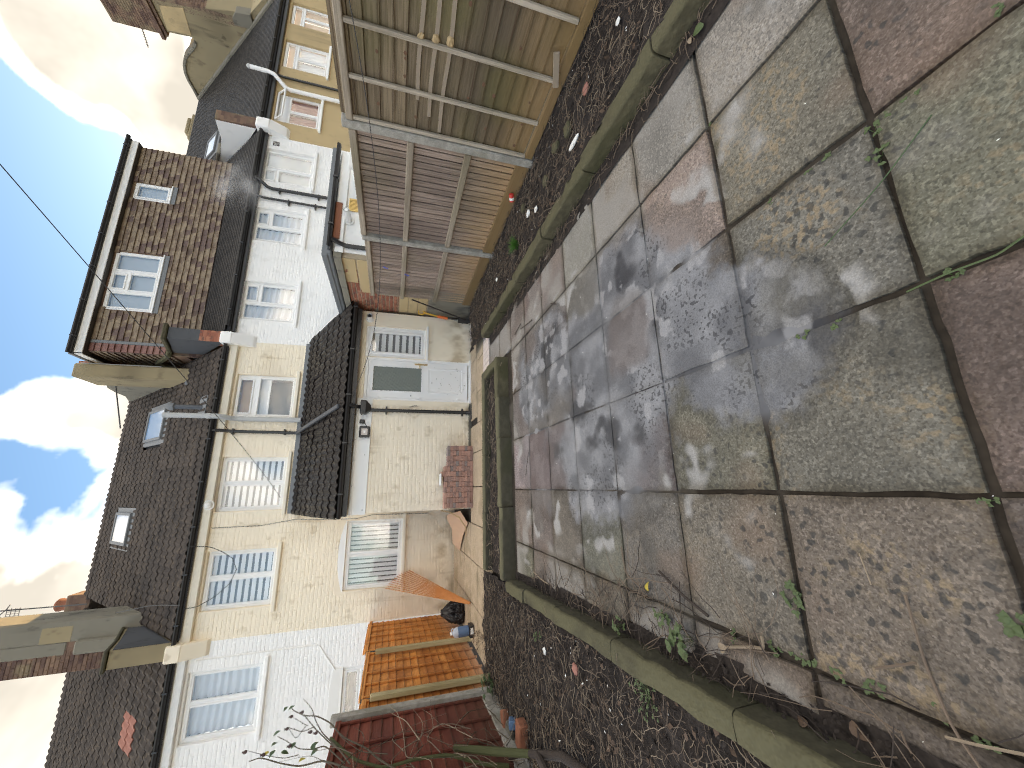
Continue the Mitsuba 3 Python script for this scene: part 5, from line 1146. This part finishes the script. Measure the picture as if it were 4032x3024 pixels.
solo('loose_wire', 'thin straight wire running down the cream wall left of the lean-to roof', 'wire', tube([(-.72, 10.08, 5.1), (-.72, 10.08, 4.2), (-.62, 10.08, 3.5), (-.56, 8.6, 2.7), (-.53, 7.95, 2.1), (-.60, 10.07, 1.9), (-.62, 10.07, .6)], .006, 5), 'wire_grey')
solo('loose_wire', 'grey wire trailing down the roof tiles from the tall left chimney to the gutter', 'wire', tube([(-2.46, 11.4, roofz(11.4) + .5), (-2.3, 11.0, roofz(11.0) + .12), (-2.2, 10.5, roofz(10.5) + .09), (-2.12, 10.0, roofz(10.0) + .08), (-2.10, 9.86, 5.34)], .007, 5), 'wire_grey')

# ------------------------------------------------------------------ litter in the beds
can = thing('drinks_can', 'crushed red and white drinks can at the foot of the middle fence panel', 'can')
M = rotx(1.2) @ roty(.3); cl = lambda m: (m[0] @ M.T + np.array([3.52, 3.98, .20]), m[1])
part(can, 'body', cl(lathe([(0, 0), (.026, 0), (.032, .01), (.028, .05), (.032, .085), (.026, .10), (0, .10)], 14)), 'red_print', 40); part(can, 'band', cl(lathe([(.0325, .025), (.031, .04), (.0305, .06)], 14)), 'litter_white', 40)
LIT = [(2.99, 3.52, 'round white plastic lid in the right bed', .045, 'litter_white'), (2.86, 3.28, 'crumpled white scrap in the right bed', .035, 'litter_white'), (2.80, 2.36, 'long white plastic strip near the kerb in the right bed', .07, 'litter_white'),
       (3.07, 2.10, 'torn pink plastic scrap in the near part of the right bed', .045, 'litter_pink'), (3.08, 1.62, 'white pebble close to the near fence panel', .025, 'litter_white'), (2.95, 4.95, 'white pebble near the far end of the right bed', .03, 'litter_white'),
       (-1.36, 3.08, 'grey and orange wrapper in the left bed', .04, 'litter_pink'), (-1.46, 3.72, 'small white plastic scrap near the left kerb', .03, 'litter_white')]
for x, y, lb, r, mt in LIT:
    s = trimesh.creation.icosphere(2); v = np.array(s.vertices); v *= (1 + .5 * (meshkit.noise(v * 2.5 + x * 10) - .5))[:, None]
    sc_ = np.array([r, r, r * .35]) if 'strip' not in lb else np.array([r * .35, r * 1.3, r * .2])
    solo('litter_scrap', lb, 'litter', (v * sc_ + np.array([x, y, .16 if x > 0 else .11]), np.array(s.faces)), mt, True)
for i, (x, y, s_, lb) in enumerate([(3.05, 2.46, .06, 'flat pale stone by the near end of the right bed'), (3.12, 2.72, .06, 'narrow pale stone in the right bed'), (2.98, 3.0, .05, 'small buff stone in the right bed beside the kerb'), (3.2, 3.7, .05, 'grey stone by the drinks can')]):
    m = box(-s_, s_, -s_ * .8, s_ * .8, -.02, .025, .012); solo('stone', lb, 'stone', (m[0] @ rotz(i).T + np.array([x, y, .15]), m[1]), 'kerb_moss')
RUB = [(-2.60, 5.05, .09, 'terracotta', 'red brick half buried beside the red fence panel'), (-2.49, 4.74, .07, 'blue_fluid', 'blue grey broken tile beside the red fence panel'), (-2.45, 4.45, .12, 'terracotta', 'curved terracotta roof tile lying by the red fence panel'), (-2.56, 4.78, .08, 'grey_render', 'lump of grey rubble beside the red fence panel')]
for i, (x, y, s_, mt, lb) in enumerate(RUB):
    m = box(-s_, s_, -s_ * .6, s_ * .6, -.05, .05, .012); solo('rubble', lb, 'rubble', (m[0] @ roty(.3 * (i % 2)).T @ rotz(i * 1.3 + .4).T + np.array([x, y, .12]), m[1]), mt)

# ------------------------------------------------------------------ dead stems, roots and leaf litter covering the beds
def strand(x, y, z, L, r, curl, lift, rng, n=6):
    a = rng.uniform(0, 2 * math.pi); P = [np.array([x, y, z])]; el = rng.uniform(-.05, lift)
    for i in range(n - 1):
        a += rng.normal(0, curl); el = el * .7 + rng.normal(0, .15) - .02
        P.append(P[-1] + L / (n - 1) * np.array([math.cos(a) * math.cos(el), math.sin(a) * math.cos(el), math.sin(el)]))
    P = np.array(P); P[:, 2] = np.maximum(P[:, 2], z - .012); return tube(P, np.linspace(r, r * .5, n), 4, cap=False)
def litter(count, xf, y0, y1, zf, seed, Lr=(.04, .22), rr=(.0011, .0028), lift=.5):
    rng = np.random.default_rng(seed); o = [[], [], []]
    for _ in range(count):
        y = rng.uniform(y0, y1); a, b = xf(y); x = rng.uniform(a, b)
        o[int(rng.choice([0, 1, 2], p=[.42, .40, .18]))].append(strand(x, y, zf + rng.uniform(.0, .05), rng.uniform(*Lr), rng.uniform(*rr), .5, lift, rng))
    return [join(q) for q in o]
for nm, args in (('right', (4300, lambda y: (2.60, 3.58), .7, 7.1, .115, 31)), ('left', (5600, lambda y: (FL(y) + .03, KL(y) - .14), .6, 6.2, .075, 32)), ('planter', (700, lambda y: (-1.15, 1.66), 5.18, 5.92, .06, 33, (.05, .2), (.002, .004), .8))):
    for m, mt, d_ in zip(litter(*args), ('straw', 'twig_dark', 'straw_pale'), ('tan', 'dark brown', 'pale')):
        stuff('dead_stems', f'{d_} dead stems and roots strewn over the ' + {'right': 'right bed', 'left': 'left bed', 'planter': 'soil of the low planter'}[nm], m, mt)
def flakes(count, xf, y0, y1, zf, seed, size=(.008, .03)):
    rng = np.random.default_rng(seed); V, F = [], []
    for i in range(count):
        y = rng.uniform(y0, y1); a, b = xf(y); c = np.array([rng.uniform(a, b), y, zf + rng.uniform(.01, .05)]); s = rng.uniform(*size); u = rng.normal(size=3); u[2] *= .4; u /= np.linalg.norm(u); w = np.cross(u, [rng.normal() * .4, rng.normal() * .4, 1]); w /= np.linalg.norm(w)
        V += [c - u * s, c + w * s * .55, c + u * s, c - w * s * .55]; F += [[4 * i, 4 * i + 1, 4 * i + 2], [4 * i, 4 * i + 2, 4 * i + 3]]
    return (np.array(V), np.array(F))
stuff('leaf_litter', 'brown dead leaf scraps over the right bed', flakes(900, lambda y: (2.6, 3.58), .7, 7.1, .11, 41), 'dead_leaf')
stuff('leaf_litter', 'brown dead leaf scraps over the left bed', flakes(1100, lambda y: (FL(y), KL(y) - .13), .6, 6.2, .07, 42), 'dead_leaf')
stuff('soil_crumbs', 'dark clods of earth scattered over both beds', join([flakes(2500, lambda y: (2.6, 3.58), .7, 7.1, .10, 43, (.006, .022)), flakes(3500, lambda y: (FL(y), KL(y) - .13), .6, 6.2, .065, 44, (.006, .022)), flakes(900, lambda y: (2.36, 2.47), .6, 5.8, -.01, 45, (.004, .016)), flakes(900, lambda y: (KL(y) - .01, KL(y) + .09), .6, 4.8, -.01, 46, (.004, .016))]), 'soil')
stuff('pale_crumbs', 'small pale stones and scraps sprinkled over beds and paving', join([flakes(70, lambda y: (2.6, 3.55), .7, 7.0, .13, 47, (.005, .013)), flakes(90, lambda y: (FL(y) + .1, KL(y) - .15), .8, 6.0, .09, 48, (.005, .013)), flakes(60, lambda y: (-.8, 2.3), .4, 4.8, -.012, 49, (.002, .006))]), 'litter_white')

# ------------------------------------------------------------------ weeds, twigs and grass
def leaf(c, d, up, L, W, n=5, fold=.15, curl=.15):
    d = np.array(d, float); d /= np.linalg.norm(d); s = np.cross(d, up); s /= np.linalg.norm(s); u = np.cross(s, d); V = []
    for i in range(n):
        t = i / (n - 1); w = W * math.sin(math.pi * min(1, .06 + .94 * t) ** .8) * .5 + .0003; p = np.array(c) + d * L * t + u * (curl * L * t * (1 - t) * 2 - curl * L * t * t)
        V += [p - s * w + u * fold * w, p, p + s * w + u * fold * w]
    F = []
    for i in range(n - 1):
        a = 3 * i; F += [[a, a + 1, a + 4], [a, a + 4, a + 3], [a + 1, a + 2, a + 5], [a + 1, a + 5, a + 4]]
    return (np.array(V), np.array(F))
def weed(x, y, z, n, r, L, seed, tall=.0):
    rng = np.random.default_rng(seed); ms = []
    for i in range(n):
        a = rng.uniform(0, 2 * math.pi); q = rng.uniform(.15, 1) * r; h = rng.uniform(.2, 1) * (.4 * r + tall); e = np.array([x + q * math.cos(a), y + q * math.sin(a), z + h])
        ms.append(tube([(x + .2 * q * math.cos(a), y + .2 * q * math.sin(a), z - .01), (x + .7 * q * math.cos(a), y + .7 * q * math.sin(a), z + .7 * h), e], [.0014, .0011, .0008], 3, cap=False))
        for k in range(3):
            b = a + (k - 1) * 1.5 + rng.normal(0, .3); ms.append(leaf(e, (math.cos(b), math.sin(b), rng.uniform(-.1, .5)), (0, 0, 1), L * rng.uniform(.7, 1.2), L * .75, 4))
    return join(ms)
WD = [(1.13, .64, 5, .03, .014), (1.03, .645, 5, .035, .014), (1.14, .53, 3, .025, .013), (1.14, 1.0, 4, .03, .014), (1.14, .86, 4, .03, .014), (1.15, .58, 4, .03, .012), (1.15, .78, 4, .03, .014), (.55, .58, 5, .03, .012),
      (.53, .89, 3, .02, .014), (.54, 1.01, 3, .02, .014), (-.45, 1.255, 14, .05, .020), (-.67, 1.22, 5, .03, .015), (-.675, 1.15, 5, .03, .014), (-.66, 1.05, 9, .04, .016), (-.66, .88, 4, .03, .014), (-.68, .80, 4, .03, .014), (-.67, 1.29, 6, .03, .014), (-.68, 1.4, 6, .035, .014),
      (-.69, 1.6, 6, .035, .014), (2.37, 1.1, 8, .05, .022), (2.40, 1.57, 5, .03, .014), (1.21, .33, 3, .02, .012), (1.80, 1.23, 3, .02, .010), (-.08, .66, 4, .03, .012)]
NBR = ['the nearest crossing of joints right of centre', 'a joint of the near flags']
for i, (x, y, n, r, L) in enumerate(WD):
    big = {10: 'bushy clover weed in a chipped joint of the near left flags', 13: 'clover weed in the long left joint close to the camera', 19: 'leafy weed against the near end of the right kerb', 20: 'small weed at the foot of the right kerb'}
    side = 'in the crossing joints of the near right flags' if x > .9 else ('in the middle joint near the camera' if x > -.3 else 'along the joint beside the left kerb')
    if i in big: solo('weed', big[i], 'weed', weed(x, y, -.012, n, r, L, 100 + i), 'leaf_green')
    else: solo('weed', f'tiny green weed {side}', 'weed', weed(x, y, -.012, n, r, L, 100 + i), 'leaf_green', group=f'tiny weeds {side}')
solo('weed', 'upright broad-leaved weed beside the left kerb among dry stems', 'weed', weed(-.79, 1.87, 0, 12, .06, .04, 201, .10), 'leaf_green')
solo('weed', 'small leafy weed on the dead stems at the middle of the left kerb', 'weed', weed(-.89, 2.48, .02, 8, .05, .03, 202, .05), 'leaf_green')
solo('weed', 'leafy weed at the foot of the left kerb on the patio side', 'weed', weed(-.73, 2.05, .0, 9, .06, .028, 203, .06), 'leaf_green')
solo('weed', 'green mossy weed mat spilling over the outer side of the left kerb', 'weed', weed(-1.13, 2.16, .10, 40, .13, .014, 204), 'leaf_green')
solo('weed', 'small weed growing in the middle of the left bed', 'weed', weed(-1.37, 3.85, .08, 8, .05, .025, 205, .05), 'leaf_green')
solo('weed', 'dark leafy weed at the foot of the concrete post by the left fence', 'weed', weed(-2.50, 5.68, .06, 14, .12, .075, 206, .14), 'leaf_dark')
solo('weed', 'dandelion rosette in the joint at the near left corner of the patio', 'weed', weed(-.36, .665, -.01, 7, .03, .026, 207), 'leaf_green')
solo('weed', 'dried brown weed clump at the corner of the path by the timber post', 'weed', weed(-2.28, 6.6, .02, 26, .16, .035, 208, .12), 'dead_leaf')
solo('ivy_leaf', 'single variegated green leaf resting by the near end of the right kerb', 'leaf', leaf((2.34, 1.12, .03), (.3, 1, .2), (0, 0, 1), .075, .055, 6), 'leaf_green')
for i, (x, y, lb, mt, L) in enumerate([(-.63, 2.17, 'curled yellow leaf on the dry stems by the left kerb', 'leaf_yellow', .05), (-.735, 1.62, 'pale curled dead leaf beside the left joint', 'straw_pale', .06), (-.78, 1.12, 'brown dead leaf near the left kerb', 'dead_leaf', .06), (2.36, 1.22, 'pale torn leaf by the right kerb', 'straw_pale', .05), (-.86, 1.28, 'reddish dead leaf at the foot of the near left kerb', 'dead_leaf', .05)]):
    solo('fallen_leaf', lb, 'leaf', leaf((x, y, .02), (math.cos(i * 2), math.sin(i * 2), .1), (0, 0, 1), L, L * .7, 6, .3, .3), mt)
# grass tuft
rng = np.random.default_rng(77); gm = []
for i in range(170):
    a = rng.uniform(0, 6.28); q = rng.uniform(0, .05); L = rng.uniform(.06, .15); o = rng.uniform(.2, 1.0); b = np.array([2.90 + q * math.cos(a), 4.0 + q * math.sin(a), .13])
    gm.append(tube([b, b + np.array([math.cos(a) * o * .35, math.sin(a) * o * .35, 1]) * L * .6, b + np.array([math.cos(a) * o, math.sin(a) * o, .85]) * L], [.0022, .0018, .0004], 3, cap=False))
solo('grass_tuft', 'bright green tuft of grass in the right bed', 'grass', join(gm), 'grass_green')
# sticks and stems lying about
ST = [([(-.63, 1.42), (-.67, 1.41), (-.69, 1.48), (-.75, 1.66)], .006, 'straw_pale', 'bent pale stem near the left joint'), ([(-.35, .88), (-.47, .87), (-.53, .88), (-.67, .85), (-.78, .78)], .004, 'straw', 'long brown twig lying on the nearest left flag'),
      ([(-.59, 1.01), (-.53, .89)], .004, 'straw', 'short straight twig on the nearest left flag'), ([(-.70, .87), (-.68, .80), (-.66, .71), (-.64, .55)], .004, 'straw_pale', 'pale stem along the near left joint'), ([(-.74, .98), (-.76, .97), (-.82, .96)], .003, 'straw', 'small curled twig by the near left kerb'),
      ([(.82, .85), (.92, .64), (1.04, .50)], .0022, 'leaf_dark', 'long dark green grass blade lying across the near right flags'), ([(.54, .67), (.545, .57), (.55, .48), (.57, .42)], .003, 'leaf_green', 'long green stem along the middle joint at the camera'),
      ([(-.42, 2.43), (-.58, 2.39), (-.65, 2.2)], .004, 'straw', 'thin stem arching onto the flags beside the left kerb'), ([(-.5, 2.05), (-.58, 1.86), (-.64, 1.72)], .007, 'twig_dark', 'thick dark stick beside the left kerb'),
      ([(-.90, 4.19), (-.92, 4.0), (-.94, 3.8)], .007, 'straw_pale', 'pale stick against the far part of the left kerb'), ([(1.93, 4.35), (1.87, 4.05), (1.88, 3.95)], .006, 'twig_dark', 'short dark stick on the flags near the right kerb'), ([(1.95, 4.6), (1.98, 4.3)], .006, 'twig_dark', 'straight dark stick on the flags near the right kerb'),
      ([(1.80, 3.35), (1.72, 3.2)], .006, 'twig_dark', 'dark stick across the wet middle flags'), ([(-.25, .98), (-.34, .96)], .002, 'straw_pale', 'thin straw on the near left flag'), ([(.1, 4.35), (.35, 4.2)], .003, 'twig_dark', 'thin twig on the flags in front of the planter')]
for pts, r, mt, lb in ST:
    P = [np.array([x, y, .012 + r + .012 * math.sin(i * 2.1)]) for i, (x, y) in enumerate(pts)]
    if len(P) > 2:
        t = np.linspace(0, len(P) - 1, 4 * len(P)); k = np.arange(len(P)); P = np.stack([np.interp(t, k, [p[j] for p in P]) for j in range(3)], 1); P[1:-1] = (P[:-2] + P[1:-1] * 2 + P[2:]) / 4
    solo('twig', lb, 'twig', tube(P, r, 5), mt)
sm = [[], []]; rng = np.random.default_rng(55)
for _ in range(260):
    y = rng.triangular(.7, 2.2, 4.6); x = KL(y) + rng.uniform(.0, .22 + .22 * math.exp(-((y - 2.1) / .5) ** 2)); sm[int(rng.integers(2))].append(strand(x, y, .015 + rng.uniform(0, .04), rng.uniform(.08, .38), rng.uniform(.0013, .0032), .25, .35, rng))
stuff('dry_stems', 'dry tan stems heaped on the flags along the left kerb', join(sm[0]), 'straw'); stuff('dry_stems', 'dark stems heaped on the flags along the left kerb', join(sm[1]), 'twig_dark')
rs = []
for _ in range(240):
    y = rng.uniform(.7, 5.7); x = rng.uniform(2.33, 2.47); rs.append(strand(x, y, .012 + rng.uniform(0, .03), rng.uniform(.04, .22), rng.uniform(.0013, .003), .3, .3, rng))
stuff('dry_stems', 'dry stems and bark caught between the flags and the right kerb', join(rs), 'straw')

# ------------------------------------------------------------------ bare rose rambling over the left fence
RX = -2.55
ro = thing('climbing_rose', 'bare climbing rose with dark hips and a few leaves over the red fence', 'rose')
def stem(pts, r0, r1, mat='rose_stem', seed=0, dx=.0):
    P = np.array([(RX + dx + .04 * math.sin(i * 1.7 + seed), y, z) for i, (y, z) in enumerate(pts)]); k = np.arange(len(P)); t = np.linspace(0, len(P) - 1, 5 * len(P)); Q = np.stack([np.interp(t, k, P[:, j]) for j in range(3)], 1)
    for _ in range(2): Q[1:-1] = (Q[:-2] + 2 * Q[1:-1] + Q[2:]) / 4
    part(ro, 'stem', tube(Q, np.linspace(r0, r1, len(Q)), 6), mat, 40)
    th = []
    for i in range(3, len(Q) - 1, 4):
        d = np.array([RNG.uniform(-1, 1), RNG.uniform(-1, 1), RNG.uniform(-.3, 1)]); d /= np.linalg.norm(d); th.append(tube([Q[i], Q[i] + d * .016], [.0035, .0004], 4, cap=False))
    if th: part(ro, 'thorn', join(th), mat, kind='stuff')
stem([(4.0, .9), (4.64, 1.48), (4.98, 1.62), (5.30, 1.87), (5.52, 2.03), (5.70, 2.20), (5.88, 2.35), (6.05, 2.51), (6.03, 2.54)], .010, .004)
stem([(4.7, 1.75), (5.0, 1.88), (5.24, 1.99), (5.53, 2.19), (5.67, 2.30), (5.85, 2.36)], .008, .004, seed=1); stem([(5.0, 1.9), (5.42, 2.09), (5.70, 2.20), (5.91, 2.29), (6.19, 2.43)], .007, .003, seed=2)
stem([(5.53, 2.19), (5.57, 2.32), (5.62, 2.47)], .005, .003, seed=3); stem([(5.66, 2.30), (5.41, 2.35), (5.53, 2.45)], .004, .002, seed=4); stem([(5.67, 2.28), (5.79, 2.46)], .004, .002, seed=5)
stem([(4.8, 1.8), (5.07, 2.02), (5.12, 2.14), (5.26, 2.29), (5.35, 2.43), (5.41, 2.53)], .007, .003, seed=6); stem([(4.6, 1.7), (4.86, 2.00), (4.95, 2.22), (5.03, 2.40), (5.09, 2.60), (5.12, 2.70)], .009, .004, seed=7); stem([(5.0, 2.25), (5.09, 2.39), (5.25, 2.58), (5.28, 2.76)], .004, .002, seed=8)
stem([(4.60, 1.10), (4.74, 1.24), (5.09, 1.25), (5.44, 1.31), (5.72, 1.42)], .004, .003, 'straw_pale', 9); stem([(4.3, .3), (4.42, .53), (4.56, .83), (4.62, 1.16), (4.69, 1.44), (4.88, 1.73), (5.23, 1.99)], .020, .012, 'bark_moss', 10, -.02)
for q in range(64):
    y = RNG.uniform(3.9, 4.9); z = RNG.uniform(.2, 1.9); a = RNG.uniform(-.9, 1.4); L = RNG.uniform(.25, .8); b = a + RNG.normal(0, .5)
    stem([(y, z), (y + L * .4 * math.cos(a), z + L * .4 * math.sin(a)), (y + L * .7 * math.cos((a + b) / 2), z + L * .75 * math.sin((a + b) / 2)), (y + L * math.cos(b), z + L * math.sin(b))], RNG.uniform(.0025, .006), .0012, ('rose_stem', 'straw', 'rose_stem', 'straw_pale')[q % 4], q, RNG.uniform(-.05, .10))
for y, z in [(5.87, 2.38), (5.81, 2.48), (5.56, 2.47), (5.41, 2.21), (5.37, 2.15), (5.27, 2.78), (5.22, 2.37), (5.16, 2.59)]:
    part(ro, 'rose_hip', lathe([(.0, -.016), (.012, -.013), (.017, 0), (.014, .012), (.006, .017), (.010, .028), (.002, .022)], 10, (RX + .02, y, z)), 'rose_hip', 40)
for i, (y, z) in enumerate([(6.06, 2.58), (5.98, 2.55), (5.47, 2.58), (5.33, 2.51), (5.27, 2.33), (5.19, 2.55), (5.20, 2.11), (5.07, 2.13), (4.96, 2.18), (5.20, 2.50), (5.14, 2.43), (5.07, 2.09)]):
    part(ro, 'leaf', leaf((RX + .02, y, z), (RNG.uniform(-.4, .4), RNG.uniform(-1, 1), RNG.uniform(-.5, 1)), (1, -.3, .2), .075, .045, 6), ('leaf_dark', 'leaf_dark', 'leaf_yellow')[i % 3] if i in (3, 5, 8) else 'leaf_dark')
lg = thing('fallen_branch', 'thick dark rotting branch lying across the near part of the left bed', 'branch')
part(lg, 'trunk', tube([(-2.62, 4.45, .25), (-2.38, 4.06, .22), (-1.95, 3.2, .20), (-1.80, 2.66, .17), (-1.72, 2.1, .16)], [.018, .028, .032, .026, .012], 9), 'twig_dark', 40); part(lg, 'side_branch', tube([(-2.2, 3.7, .22), (-1.9, 2.9, .40), (-1.75, 2.5, .45)], [.03, .022, .012], 8), 'twig_dark', 40)
solo('fallen_branch', 'mossy green branch slanting against the red fence at the lower left corner', 'branch', tube([(-2.6, 4.75, .75), (-2.45, 4.3, .45), (-2.3, 3.9, .22)], [.03, .035, .03], 8), 'bark_moss', 40)

# ------------------------------------------------------------------ boiler steam drifting below the eaves of the white house
def steam(lo, hi, blobs, dens, n=28, seed=3):
    lo, hi = np.array(lo, float), np.array(hi, float)
    g = [np.linspace(lo[i], hi[i], n) for i in range(3)]
    Zg, Yg, Xg = np.meshgrid(g[2], g[1], g[0], indexing='ij'); P = np.stack([Xg, Yg, Zg], -1); v = 0
    for c, r in blobs: v = v + np.exp(-(((P - np.array(c)) / np.array(r)) ** 2).sum(-1) * 1.8)
    v = v * np.clip((meshkit.fbm(P * 3.4, 4, seed) - .32) * 3.2, 0, 1.6)
    u = (P - lo) / (hi - lo); e = np.minimum(u, 1 - u).min(-1); v = v * np.clip(e / .12, 0, 1)
    k = numbered('steam'); labels[k] = {'label': 'faint white boiler steam ' + ('drifting under the eaves of the white house' if lo[2] > 4 else 'over the flat roof edge of the back addition'), 'kind': 'stuff'}
    M = T().translate(((lo + hi) / 2).tolist()).scale(((hi - lo) / 2).tolist())
    G = T().translate(lo.tolist()).scale((hi - lo).tolist())
    scene[k] = {'type': 'cube', 'to_world': M, 'bsdf': {'type': 'null'}, 'interior': {'type': 'heterogeneous', 'albedo': {'type': 'rgb', 'value': [.97, .97, .98]}, 'sigma_t': {'type': 'gridvolume', 'grid': mi.VolumeGrid(v[..., None].astype(np.float32)), 'to_world': G}, 'scale': float(dens)}}
steam((6.5, 9.0, 4.75), (8.3, 9.86, 6.3), [((7.2, 9.5, 5.2), (.45, .3, .22)), ((7.6, 9.5, 5.6), (.5, .3, .3)), ((7.0, 9.4, 5.75), (.35, .3, .25))], 1.3)
